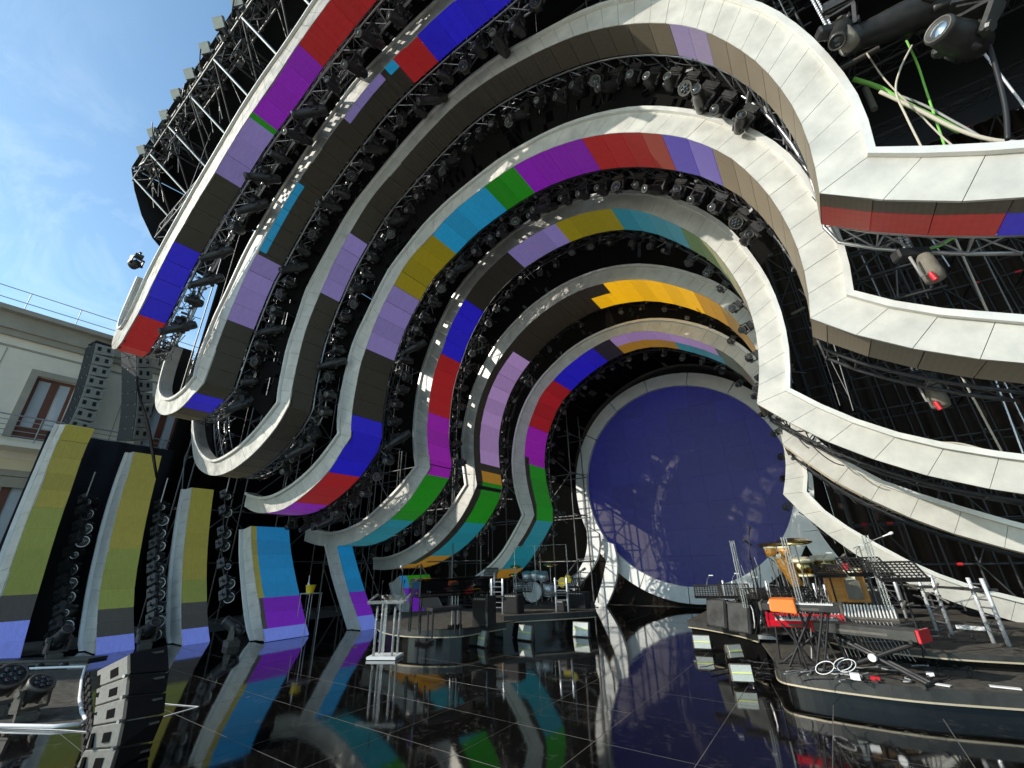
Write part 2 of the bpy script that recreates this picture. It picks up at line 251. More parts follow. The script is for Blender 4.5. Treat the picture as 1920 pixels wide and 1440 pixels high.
RINGS=[{"y": 2.05, "d": 0.62, "inn": [-15.96, 10.42, -16.057, 10.058, -16.123, 9.69, -16.135, 9.316, -16.047, 8.953, -15.906, 8.606, -15.779, 8.254, -15.618, 7.917, -15.342, 7.668, -15.005, 7.506, -14.645, 7.404, -14.289, 7.484, -14.025, 7.749, -13.75, 8.003, -13.507, 8.287, -13.336, 8.619, -13.196, 8.967, -13.031, 9.303, -12.831, 9.619, -12.605, 9.918, -12.338, 10.181, -12.053, 10.423, -11.78, 10.68, -11.489, 10.915, -11.169, 11.11, -10.852, 11.309, -10.571, 11.556, -10.288, 11.802, -9.984, 12.02, -9.655, 12.198, -9.308, 12.339, -8.953, 12.458, -8.596, 12.573, -8.242, 12.696, -7.897, 12.84, -7.554, 12.992, -7.203, 13.121, -6.84, 13.215, -6.471, 13.281, -6.1, 13.33, -5.603, 13.391, -5.101, 13.422, -4.599, 13.422, -4.097, 13.391, -3.6, 13.33, -3.229, 13.281, -2.86, 13.215, -2.497, 13.121, -2.146, 12.992, -1.803, 12.84, -1.458, 12.696, -1.104, 12.573, -0.747, 12.458, -0.392, 12.339, -0.045, 12.198, 0.284, 12.02, 0.588, 11.802, 0.871, 11.556, 1.152, 11.309, 1.469, 11.11, 1.789, 10.915, 2.08, 10.68, 2.353, 10.423, 2.638, 10.181, 2.905, 9.918, 3.131, 9.619, 3.331, 9.303, 3.496, 8.967, 3.636, 8.619, 3.807, 8.287, 4.05, 8.003, 4.325, 7.749, 4.589, 7.484, 4.945, 7.404, 5.305, 7.506, 5.642, 7.668, 5.918, 7.917, 6.079, 8.254, 6.206, 8.606, 6.347, 8.953, 6.435, 9.316, 6.423, 9.69, 6.357, 10.058, 6.26, 10.42], "out": [-15.27, 10.08, -15.319, 9.796, -15.371, 9.512, -15.43, 9.227, -15.483, 8.939, -15.465, 8.644, -15.32, 8.384, -15.073, 8.206, -14.77, 8.162, -14.514, 8.338, -14.358, 8.621, -14.255, 8.932, -14.206, 9.261, -14.129, 9.587, -13.971, 9.885, -13.772, 10.162, -13.558, 10.428, -13.33, 10.683, -13.087, 10.925, -12.84, 11.163, -12.591, 11.4, -12.342, 11.636, -12.091, 11.871, -11.824, 12.086, -11.54, 12.279, -11.264, 12.484, -10.997, 12.7, -10.728, 12.914, -10.452, 13.117, -10.165, 13.306, -9.857, 13.457, -9.538, 13.584, -9.212, 13.695, -8.877, 13.768, -8.539, 13.828, -8.203, 13.901, -7.875, 14.004, -7.552, 14.12, -7.234, 14.251, -6.92, 14.39, -6.124, 14.651, -5.28, 14.781, -4.42, 14.781, -3.576, 14.651, -2.78, 14.39, -2.466, 14.251, -2.148, 14.12, -1.825, 14.004, -1.497, 13.901, -1.161, 13.828, -0.823, 13.768, -0.488, 13.695, -0.162, 13.584, 0.157, 13.457, 0.465, 13.306, 0.752, 13.117, 1.028, 12.914, 1.297, 12.7, 1.564, 12.484, 1.84, 12.279, 2.124, 12.086, 2.391, 11.871, 2.642, 11.636, 2.891, 11.4, 3.14, 11.163, 3.387, 10.925, 3.63, 10.683, 3.858, 10.428, 4.072, 10.162, 4.271, 9.885, 4.429, 9.587, 4.506, 9.261, 4.555, 8.932, 4.658, 8.621, 4.814, 8.338, 5.07, 8.162, 5.373, 8.206, 5.62, 8.384, 5.765, 8.644, 5.783, 8.939, 5.73, 9.227, 5.671, 9.512, 5.619, 9.796, 5.57, 10.08], "col": [[2.5, "K"], [5.02, "R"], [7.22, "B"], [9.43, "K"], [11.15, "L"], [11.31, "G"], [13.34, "P"], [14.6, "R"], [16.99, "R"], [20.59, "Y"], [23.59, "G"], [31.69, "K"]], "part": []}, {"y": 3.7, "d": 0.72, "inn": [-17.3, 9.14, -17.367, 8.776, -17.376, 8.407, -17.31, 8.043, -17.208, 7.687, -17.104, 7.332, -16.941, 7.001, -16.697, 6.724, -16.402, 6.501, -16.078, 6.323, -15.736, 6.183, -15.38, 6.083, -15.014, 6.024, -14.645, 5.995, -14.276, 6.0, -13.913, 6.072, -13.564, 6.194, -13.212, 6.31, -12.87, 6.45, -12.774, 6.814, -12.705, 7.184, -12.643, 7.555, -12.565, 7.923, -12.453, 8.282, -12.335, 8.639, -12.202, 8.991, -12.068, 9.343, -11.926, 9.691, -11.708, 9.996, -11.46, 10.279, -11.233, 10.579, -10.997, 10.872, -10.752, 11.157, -10.501, 11.438, -10.231, 11.7, -9.935, 11.931, -9.613, 12.125, -9.279, 12.3, -8.956, 12.492, -8.635, 12.688, -8.295, 12.849, -7.949, 12.998, -7.612, 13.165, -7.266, 13.313, -6.905, 13.417, -6.535, 13.484, -6.16, 13.52, -5.784, 13.527, -5.408, 13.515, -5.032, 13.52, -4.656, 13.518, -4.282, 13.474, -3.91, 13.42, -3.392, 13.366, -2.871, 13.339, -2.349, 13.339, -1.828, 13.366, -1.31, 13.42, -0.938, 13.474, -0.564, 13.518, -0.188, 13.52, 0.188, 13.515, 0.564, 13.527, 0.94, 13.52, 1.315, 13.484, 1.685, 13.417, 2.046, 13.313, 2.392, 13.165, 2.729, 12.998, 3.075, 12.849, 3.415, 12.688, 3.736, 12.492, 4.059, 12.3, 4.393, 12.125, 4.715, 11.931, 5.011, 11.7, 5.281, 11.438, 5.532, 11.157, 5.777, 10.872, 6.013, 10.579, 6.24, 10.279, 6.488, 9.996, 6.706, 9.691, 6.848, 9.343, 6.982, 8.991, 7.115, 8.639, 7.233, 8.282, 7.345, 7.923, 7.423, 7.555, 7.485, 7.184, 7.554, 6.814, 7.65, 6.45, 7.992, 6.31, 8.344, 6.194, 8.693, 6.072, 9.056, 6.0, 9.425, 5.995, 9.794, 6.024, 10.16, 6.083, 10.516, 6.183, 10.858, 6.323, 11.182, 6.501, 11.477, 6.724, 11.721, 7.001, 11.884, 7.332, 11.988, 7.687, 12.09, 8.043, 12.156, 8.407, 12.147, 8.776, 12.08, 9.14], "out": [-16.87, 8.94, -16.916, 8.64, -16.928, 8.341, -16.904, 8.049, -16.857, 7.767, -16.776, 7.504, -16.63, 7.28, -16.434, 7.107, -16.221, 6.961, -15.996, 6.836, -15.759, 6.729, -15.51, 6.643, -15.249, 6.577, -14.977, 6.543, -14.696, 6.541, -14.411, 6.565, -14.127, 6.619, -13.851, 6.716, -13.59, 6.85, -13.69, 7.23, -13.692, 7.623, -13.612, 8.009, -13.514, 8.39, -13.387, 8.763, -13.194, 9.105, -12.994, 9.444, -12.824, 9.799, -12.658, 10.157, -12.479, 10.508, -12.263, 10.837, -12.012, 11.14, -11.748, 11.432, -11.487, 11.727, -11.202, 11.999, -10.895, 12.245, -10.583, 12.485, -10.263, 12.716, -9.942, 12.944, -9.628, 13.181, -9.293, 13.388, -8.941, 13.565, -8.587, 13.737, -8.23, 13.903, -7.864, 14.049, -7.487, 14.161, -7.097, 14.221, -6.704, 14.226, -6.311, 14.203, -5.917, 14.209, -5.523, 14.216, -5.13, 14.187, -4.739, 14.139, -4.35, 14.08, -3.657, 14.004, -2.96, 13.966, -2.26, 13.966, -1.563, 14.004, -0.87, 14.08, -0.481, 14.139, -0.09, 14.187, 0.303, 14.216, 0.697, 14.209, 1.091, 14.203, 1.484, 14.226, 1.877, 14.221, 2.267, 14.161, 2.644, 14.049, 3.01, 13.903, 3.367, 13.737, 3.721, 13.565, 4.073, 13.388, 4.408, 13.181, 4.722, 12.944, 5.043, 12.716, 5.363, 12.485, 5.675, 12.245, 5.982, 11.999, 6.267, 11.727, 6.528, 11.432, 6.792, 11.14, 7.043, 10.837, 7.259, 10.508, 7.438, 10.157, 7.604, 9.799, 7.774, 9.444, 7.974, 9.105, 8.167, 8.763, 8.294, 8.39, 8.392, 8.009, 8.472, 7.623, 8.47, 7.23, 8.37, 6.85, 8.631, 6.716, 8.907, 6.619, 9.191, 6.565, 9.476, 6.541, 9.757, 6.543, 10.029, 6.577, 10.29, 6.643, 10.539, 6.729, 10.776, 6.836, 11.001, 6.961, 11.214, 7.107, 11.41, 7.28, 11.556, 7.504, 11.637, 7.767, 11.684, 8.049, 11.708, 8.341, 11.696, 8.64, 11.65, 8.94], "col": [[5.42, "K"], [6.2, "B"], [8.58, "K"], [10.69, "L"], [17.32, "K"], [18.2, "R"], [19.46, "B"], [21.85, "B"], [25.45, "Y"], [28.45, "G"], [41.51, "K"]], "part": [[10.8, 13.07, 0, 0.28, "C"], [15.3, 16.81, 0, 0.28, "L"], [16.99, 17.36, 0, 0.3, "C"]]}, {"y": 5.2, "d": 0.62, "inn": [-18.25, 7.06, -18.069, 6.724, -17.874, 6.395, -17.645, 6.09, -17.401, 5.796, -17.149, 5.509, -16.873, 5.245, -16.571, 5.012, -16.234, 4.833, -15.883, 4.683, -15.52, 4.563, -15.15, 4.468, -14.774, 4.405, -14.393, 4.382, -14.011, 4.389, -13.631, 4.427, -13.257, 4.505, -12.889, 4.607, -12.528, 4.733, -12.179, 4.886, -11.843, 5.067, -11.527, 5.282, -11.254, 5.548, -11.02, 5.85, -11.044, 6.232, -11.048, 6.614, -11.038, 6.996, -11.017, 7.378, -10.984, 7.759, -10.92, 8.135, -10.807, 8.501, -10.659, 8.853, -10.498, 9.2, -10.329, 9.543, -10.153, 9.882, -9.961, 10.212, -9.729, 10.516, -9.482, 10.808, -9.228, 11.093, -8.963, 11.37, -8.673, 11.618, -8.357, 11.833, -8.011, 11.994, -7.653, 12.128, -7.301, 12.278, -6.951, 12.432, -6.593, 12.566, -6.228, 12.681, -5.863, 12.793, -5.492, 12.885, -5.112, 12.923, -4.729, 12.925, -4.349, 12.889, -3.972, 12.825, -3.601, 12.732, -3.235, 12.622, -2.872, 12.501, -2.517, 12.362, -2.169, 12.202, -1.831, 12.025, -1.507, 11.821, -1.203, 11.589, -0.916, 11.337, -0.643, 11.069, -0.388, 10.784, -0.15, 10.485, 0.068, 10.171, 0.262, 9.842, 0.429, 9.498, 0.571, 9.143, 0.697, 8.782, 0.805, 8.415, 0.886, 8.042, 0.946, 7.664, 0.986, 7.284, 0.998, 6.902, 0.987, 6.519, 0.952, 6.139, 0.9, 5.76, 1.375, 5.355, 1.891, 5.007, 2.45, 4.73], "out": [-17.89, 6.95, -17.727, 6.712, -17.556, 6.48, -17.372, 6.257, -17.174, 6.046, -16.959, 5.848, -16.729, 5.664, -16.482, 5.497, -16.22, 5.349, -15.946, 5.212, -15.658, 5.093, -15.36, 4.988, -15.048, 4.915, -14.724, 4.893, -14.396, 4.912, -14.067, 4.955, -13.738, 5.011, -13.413, 5.093, -13.095, 5.206, -12.781, 5.332, -12.478, 5.482, -12.185, 5.654, -11.9, 5.839, -11.62, 6.03, -11.695, 6.428, -11.723, 6.832, -11.73, 7.237, -11.727, 7.642, -11.674, 8.042, -11.563, 8.432, -11.467, 8.825, -11.383, 9.222, -11.283, 9.614, -11.075, 9.959, -10.819, 10.273, -10.562, 10.586, -10.309, 10.902, -10.064, 11.224, -9.806, 11.537, -9.513, 11.816, -9.188, 12.056, -8.821, 12.227, -8.462, 12.414, -8.105, 12.605, -7.734, 12.766, -7.361, 12.924, -6.984, 13.073, -6.601, 13.205, -6.213, 13.318, -5.816, 13.4, -5.413, 13.441, -5.009, 13.46, -4.604, 13.465, -4.2, 13.43, -3.802, 13.358, -3.413, 13.246, -3.033, 13.103, -2.654, 12.959, -2.273, 12.817, -1.892, 12.673, -1.521, 12.502, -1.171, 12.291, -0.843, 12.041, -0.532, 11.769, -0.23, 11.484, 0.059, 11.182, 0.325, 10.857, 0.556, 10.505, 0.756, 10.133, 0.938, 9.75, 1.109, 9.361, 1.243, 8.958, 1.346, 8.545, 1.43, 8.128, 1.489, 7.706, 1.534, 7.283, 1.553, 6.858, 1.532, 6.433, 1.48, 6.01, 1.85, 5.737, 2.233, 5.483, 2.63, 5.25], "col": [[12.27, "K"], [14.26, "L"], [24.92, "K"], [25.83, "L"], [29.81, "K"], [31.4, "R"], [31.69, "B"]], "part": [[29.81, 31.68, 0, 0.38, "k"]]}, {"y": 6.5, "d": 1.04, "inn": [-15.45, 3.67, -15.094, 3.546, -14.732, 3.444, -14.362, 3.375, -13.987, 3.342, -13.611, 3.333, -13.234, 3.337, -12.859, 3.372, -12.493, 3.459, -12.134, 3.571, -11.781, 3.703, -11.438, 3.858, -11.1, 4.024, -10.784, 4.227, -10.513, 4.489, -10.254, 4.762, -9.98, 5.02, -10.045, 5.394, -10.075, 5.772, -10.074, 6.151, -10.046, 6.529, -10.012, 6.907, -9.952, 7.281, -9.827, 7.639, -9.695, 7.994, -9.558, 8.348, -9.398, 8.692, -9.2, 9.015, -8.971, 9.317, -8.736, 9.615, -8.497, 9.909, -8.212, 10.159, -7.887, 10.353, -7.537, 10.498, -7.191, 10.654, -6.856, 10.831, -6.504, 10.973, -6.137, 11.067, -5.763, 11.132, -5.388, 11.189, -5.012, 11.232, -4.633, 11.257, -4.254, 11.251, -3.877, 11.209, -3.505, 11.139, -3.138, 11.041, -2.78, 10.918, -2.43, 10.77, -2.093, 10.597, -1.768, 10.401, -1.459, 10.181, -1.165, 9.943, -0.887, 9.684, -0.618, 9.417, -0.371, 9.13, -0.154, 8.818, 0.044, 8.495, 0.215, 8.157, 0.346, 7.801, 0.455, 7.438, 0.544, 7.069, 0.604, 6.695, 0.64, 6.317, 0.652, 5.938, 0.635, 5.559, 0.59, 5.183, 0.52, 4.81, 0.92, 4.408, 1.37, 4.063, 1.856, 3.771, 2.37, 3.53], "out": [-15.46, 4.11, -15.14, 4.017, -14.818, 3.935, -14.49, 3.874, -14.161, 3.829, -13.828, 3.819, -13.496, 3.841, -13.167, 3.89, -12.842, 3.962, -12.521, 4.051, -12.206, 4.16, -11.898, 4.285, -11.598, 4.43, -11.313, 4.601, -11.043, 4.796, -10.784, 5.004, -10.53, 5.22, -10.642, 5.622, -10.692, 6.035, -10.677, 6.452, -10.635, 6.867, -10.59, 7.282, -10.526, 7.694, -10.41, 8.094, -10.228, 8.468, -9.992, 8.812, -9.775, 9.168, -9.548, 9.518, -9.31, 9.861, -9.051, 10.187, -8.72, 10.438, -8.371, 10.666, -8.022, 10.895, -7.661, 11.103, -7.28, 11.271, -6.886, 11.41, -6.483, 11.516, -6.074, 11.597, -5.662, 11.66, -5.249, 11.719, -4.834, 11.762, -4.417, 11.758, -4.001, 11.729, -3.589, 11.67, -3.18, 11.594, -2.779, 11.486, -2.391, 11.34, -2.013, 11.173, -1.654, 10.975, -1.306, 10.761, -0.986, 10.515, -0.691, 10.243, -0.414, 9.958, -0.154, 9.663, 0.086, 9.355, 0.301, 9.033, 0.498, 8.701, 0.673, 8.36, 0.824, 8.008, 0.942, 7.645, 1.024, 7.273, 1.086, 6.896, 1.128, 6.517, 1.142, 6.137, 1.134, 5.756, 1.099, 5.376, 1.04, 5.0, 1.375, 4.695, 1.745, 4.435, 2.142, 4.216, 2.54, 4.0], "col": [[1.13, "K"], [3.19, "P"], [4.82, "R"], [6.71, "B"], [8.74, "K"], [10.84, "L"], [12.75, "Y"], [14.81, "C"], [15.78, "G"], [17.78, "P"], [19.83, "R"], [21.06, "B"], [27.26, "K"]], "part": []}, {"y": 9.0, "d": 1.0, "inn": [-15.9, 2.68, -15.536, 2.596, -15.17, 2.523, -14.801, 2.468, -14.429, 2.434, -14.056, 2.413, -13.683, 2.413, -13.31, 2.437, -12.94, 2.485, -12.574, 2.557, -12.217, 2.665, -11.865, 2.792, -11.519, 2.932, -11.178, 3.084, -10.846, 3.254, -10.529, 3.451, -10.235, 3.682, -9.967, 3.941, -9.71, 4.212, -9.45, 4.48, -9.528, 4.848, -9.617, 5.214, -9.68, 5.585, -9.696, 5.961, -9.681, 6.337, -9.662, 6.713, -9.626, 7.088, -9.56, 7.459, -9.468, 7.824, -9.327, 8.173, -9.17, 8.514, -9.028, 8.863, -8.865, 9.202, -8.66, 9.518, -8.435, 9.82, -8.197, 10.111, -7.939, 10.386, -7.645, 10.62, -7.319, 10.809, -6.982, 10.976, -6.635, 11.121, -6.274, 11.227, -5.904, 11.299, -5.531, 11.35, -5.156, 11.38, -4.779, 11.382, -4.403, 11.361, -4.03, 11.314, -3.662, 11.233, -3.303, 11.122, -2.953, 10.981, -2.62, 10.808, -2.31, 10.593, -2.022, 10.351, -1.755, 10.085, -1.516, 9.795, -1.286, 9.497, -1.062, 9.194, -0.855, 8.88, -0.674, 8.55, -0.532, 8.201, -0.423, 7.841, -0.33, 7.476, -0.258, 7.107, -0.216, 6.733, -0.2, 6.356, -0.211, 5.98, -0.255, 5.606, -0.319, 5.235, -0.408, 4.87, -0.52, 4.51, -0.085, 4.034, 0.384, 3.592, 0.901, 3.207, 1.453, 2.874, 2.04, 2.61, 2.65, 2.4], "out": [-15.9, 3.17, -15.575, 3.094, -15.25, 3.02, -14.922, 2.957, -14.591, 2.913, -14.259, 2.882, -13.925, 2.878, -13.592, 2.9, -13.261, 2.943, -12.934, 3.008, -12.61, 3.089, -12.298, 3.205, -11.997, 3.349, -11.701, 3.503, -11.41, 3.668, -11.124, 3.839, -10.844, 4.021, -10.573, 4.215, -10.308, 4.418, -10.05, 4.63, -10.157, 5.024, -10.23, 5.425, -10.279, 5.831, -10.29, 6.238, -10.275, 6.646, -10.245, 7.053, -10.192, 7.458, -10.104, 7.856, -9.977, 8.244, -9.819, 8.62, -9.646, 8.99, -9.457, 9.351, -9.24, 9.697, -9.017, 10.039, -8.786, 10.375, -8.504, 10.669, -8.186, 10.924, -7.84, 11.141, -7.487, 11.345, -7.128, 11.539, -6.754, 11.703, -6.367, 11.832, -5.968, 11.915, -5.563, 11.96, -5.155, 11.974, -4.748, 11.968, -4.342, 11.926, -3.941, 11.859, -3.547, 11.76, -3.161, 11.635, -2.789, 11.478, -2.432, 11.289, -2.095, 11.068, -1.776, 10.823, -1.476, 10.556, -1.2, 10.266, -0.947, 9.955, -0.71, 9.633, -0.496, 9.295, -0.303, 8.946, -0.137, 8.582, -0.012, 8.203, 0.092, 7.817, 0.182, 7.428, 0.248, 7.034, 0.283, 6.636, 0.293, 6.236, 0.276, 5.837, 0.231, 5.44, 0.155, 5.048, 0.06, 4.66, 0.439, 4.254, 0.853, 3.884, 1.305, 3.561, 1.794, 3.299, 2.306, 3.084, 2.83, 2.9], "col": [[2.39, "K"], [4.9, "T"], [6.87, "G"], [9.0, "M"], [11.08, "R"], [13.13, "B"], [15.28, "K"], [17.11, "L"], [18.98, "Y"], [21.27, "T"], [23.36, "g"], [30.17, "K"]], "part": []}, {"y": 11.3, "d": 1.5, "inn": [-14.72, 1.63, -14.333, 1.614, -13.947, 1.611, -13.561, 1.634, -13.178, 1.688, -12.8, 1.773, -12.431, 1.888, -12.068, 2.022, -11.711, 2.171, -11.366, 2.345, -11.038, 2.551, -10.724, 2.776, -10.426, 3.023, -10.156, 3.299, -9.912, 3.6, -9.7, 3.923, -9.51, 4.26, -9.582, 4.631, -9.64, 5.005, -9.675, 5.382, -9.693, 5.76, -9.692, 6.138, -9.653, 6.514, -9.573, 6.883, -9.46, 7.244, -9.319, 7.596, -9.149, 7.933, -8.951, 8.256, -8.718, 8.553, -8.448, 8.818, -8.168, 9.072, -7.877, 9.314, -7.571, 9.537, -7.248, 9.733, -6.911, 9.905, -6.562, 10.051, -6.203, 10.171, -5.838, 10.268, -5.466, 10.336, -5.09, 10.373, -4.711, 10.371, -4.335, 10.33, -3.963, 10.263, -3.596, 10.172, -3.237, 10.053, -2.892, 9.898, -2.564, 9.71, -2.252, 9.496, -1.955, 9.263, -1.671, 9.012, -1.395, 8.753, -1.138, 8.476, -0.921, 8.167, -0.741, 7.834, -0.597, 7.485, -0.485, 7.123, -0.389, 6.757, -0.312, 6.387, -0.253, 6.013, -0.212, 5.637, -0.195, 5.259, -0.214, 4.882, -0.275, 4.509, -0.36, 4.14, 0.011, 3.655, 0.407, 3.19, 0.859, 2.779, 1.344, 2.408, 1.864, 2.087, 2.417, 1.827, 2.98, 1.59], "out": [-14.76, 2.07, -14.418, 2.051, -14.076, 2.048, -13.735, 2.082, -13.397, 2.14, -13.064, 2.22, -12.738, 2.322, -12.419, 2.447, -12.106, 2.587, -11.804, 2.747, -11.513, 2.928, -11.236, 3.13, -10.969, 3.344, -10.712, 3.57, -10.472, 3.815, -10.245, 4.071, -10.01, 4.32, -10.097, 4.736, -10.176, 5.154, -10.225, 5.577, -10.236, 6.002, -10.181, 6.423, -10.087, 6.838, -9.974, 7.248, -9.836, 7.65, -9.658, 8.036, -9.444, 8.403, -9.202, 8.753, -8.933, 9.082, -8.65, 9.399, -8.341, 9.691, -7.995, 9.939, -7.633, 10.162, -7.26, 10.366, -6.872, 10.539, -6.471, 10.679, -6.062, 10.791, -5.644, 10.86, -5.223, 10.899, -4.803, 10.899, -4.386, 10.876, -3.977, 10.81, -3.578, 10.717, -3.195, 10.584, -2.827, 10.43, -2.484, 10.237, -2.156, 10.03, -1.849, 9.8, -1.561, 9.553, -1.285, 9.298, -1.026, 9.029, -0.791, 8.74, -0.586, 8.431, -0.41, 8.105, -0.273, 7.761, -0.17, 7.406, -0.092, 7.044, -0.037, 6.679, 0.004, 6.311, 0.034, 5.942, 0.044, 5.573, 0.039, 5.203, 0.054, 4.834, 0.12, 4.47, 0.384, 3.965, 0.732, 3.514, 1.137, 3.115, 1.616, 2.804, 2.11, 2.52, 2.613, 2.251, 3.13, 2.01], "col": [[1.33, "K"], [2.78, "N"], [4.76, "T"], [6.37, "G"], [6.78, "N"], [7.06, "K"], [11.6, "V"], [15.12, "K"], [18.93, "O"], [19.82, "n"], [21.53, "N"], [28.25, "K"]], "part": [[2.0, 11.6, 0, 0.24, "K"], [14.88, 15.87, 0.0, 0.45, "K"]]}, {"y": 13.2, "d": 1.45, "inn": [-12.36, 0.73, -12.003, 0.853, -11.644, 0.968, -11.278, 1.061, -10.91, 1.146, -10.547, 1.248, -10.195, 1.385, -9.875, 1.584, -9.597, 1.839, -9.35, 2.124, -9.103, 2.41, -8.852, 2.692, -8.623, 2.991, -8.42, 3.31, -8.494, 3.684, -8.582, 4.055, -8.662, 4.428, -8.718, 4.805, -8.745, 5.185, -8.743, 5.566, -8.706, 5.945, -8.624, 6.317, -8.497, 6.676, -8.333, 7.02, -8.152, 7.356, -7.953, 7.681, -7.694, 7.958, -7.39, 8.189, -7.079, 8.409, -6.756, 8.611, -6.416, 8.783, -6.065, 8.934, -5.707, 9.065, -5.341, 9.168, -4.966, 9.24, -4.587, 9.272, -4.206, 9.261, -3.829, 9.208, -3.462, 9.105, -3.111, 8.957, -2.779, 8.771, -2.456, 8.567, -2.139, 8.355, -1.838, 8.122, -1.551, 7.871, -1.29, 7.594, -1.065, 7.286, -0.885, 6.951, -0.737, 6.599, -0.618, 6.237, -0.531, 5.866, -0.465, 5.491, -0.422, 5.112, -0.407, 4.731, -0.426, 4.351, -0.484, 3.974, -0.588, 3.607, -0.72, 3.25, -0.406, 2.721, -0.029, 2.236, 0.384, 1.779, 0.846, 1.374, 1.349, 1.021, 1.9, 0.748, 2.473, 0.524, 3.06, 0.34], "out": [-12.65, 0.88, -12.3, 0.956, -11.951, 1.038, -11.606, 1.134, -11.267, 1.25, -10.94, 1.396, -10.622, 1.56, -10.318, 1.75, -10.034, 1.967, -9.774, 2.213, -9.54, 2.485, -9.32, 2.767, -9.103, 3.052, -8.89, 3.34, -9.036, 3.735, -9.167, 4.135, -9.241, 4.55, -9.289, 4.969, -9.303, 5.389, -9.26, 5.808, -9.183, 6.223, -9.074, 6.629, -8.929, 7.025, -8.741, 7.402, -8.513, 7.756, -8.249, 8.084, -7.956, 8.386, -7.626, 8.647, -7.273, 8.878, -6.912, 9.094, -6.54, 9.291, -6.146, 9.436, -5.741, 9.547, -5.329, 9.623, -4.914, 9.667, -4.498, 9.681, -4.083, 9.663, -3.674, 9.607, -3.274, 9.51, -2.888, 9.373, -2.517, 9.201, -2.166, 8.994, -1.831, 8.764, -1.515, 8.51, -1.23, 8.221, -0.967, 7.913, -0.736, 7.581, -0.54, 7.227, -0.392, 6.85, -0.285, 6.46, -0.2, 6.064, -0.138, 5.664, -0.096, 5.261, -0.066, 4.857, -0.047, 4.453, -0.043, 4.048, -0.092, 3.647, -0.21, 3.26, 0.049, 2.78, 0.406, 2.368, 0.808, 1.999, 1.228, 1.649, 1.683, 1.347, 2.169, 1.1, 2.686, 0.925, 3.21, 0.77], "col": [[1.77, "K"], [2.56, "N"], [4.72, "T"], [6.87, "G"], [8.34, "M"], [10.38, "R"], [12.33, "B"], [13.04, "D"], [16.8, "V"], [17.56, "t"], [26.6, "K"]], "part": [[3.58, 7.13, 0, 0.2, "K"], [13.04, 15.19, 0.5, 1, "N"], [15.19, 16.9, 0.5, 1, "T"]]}]
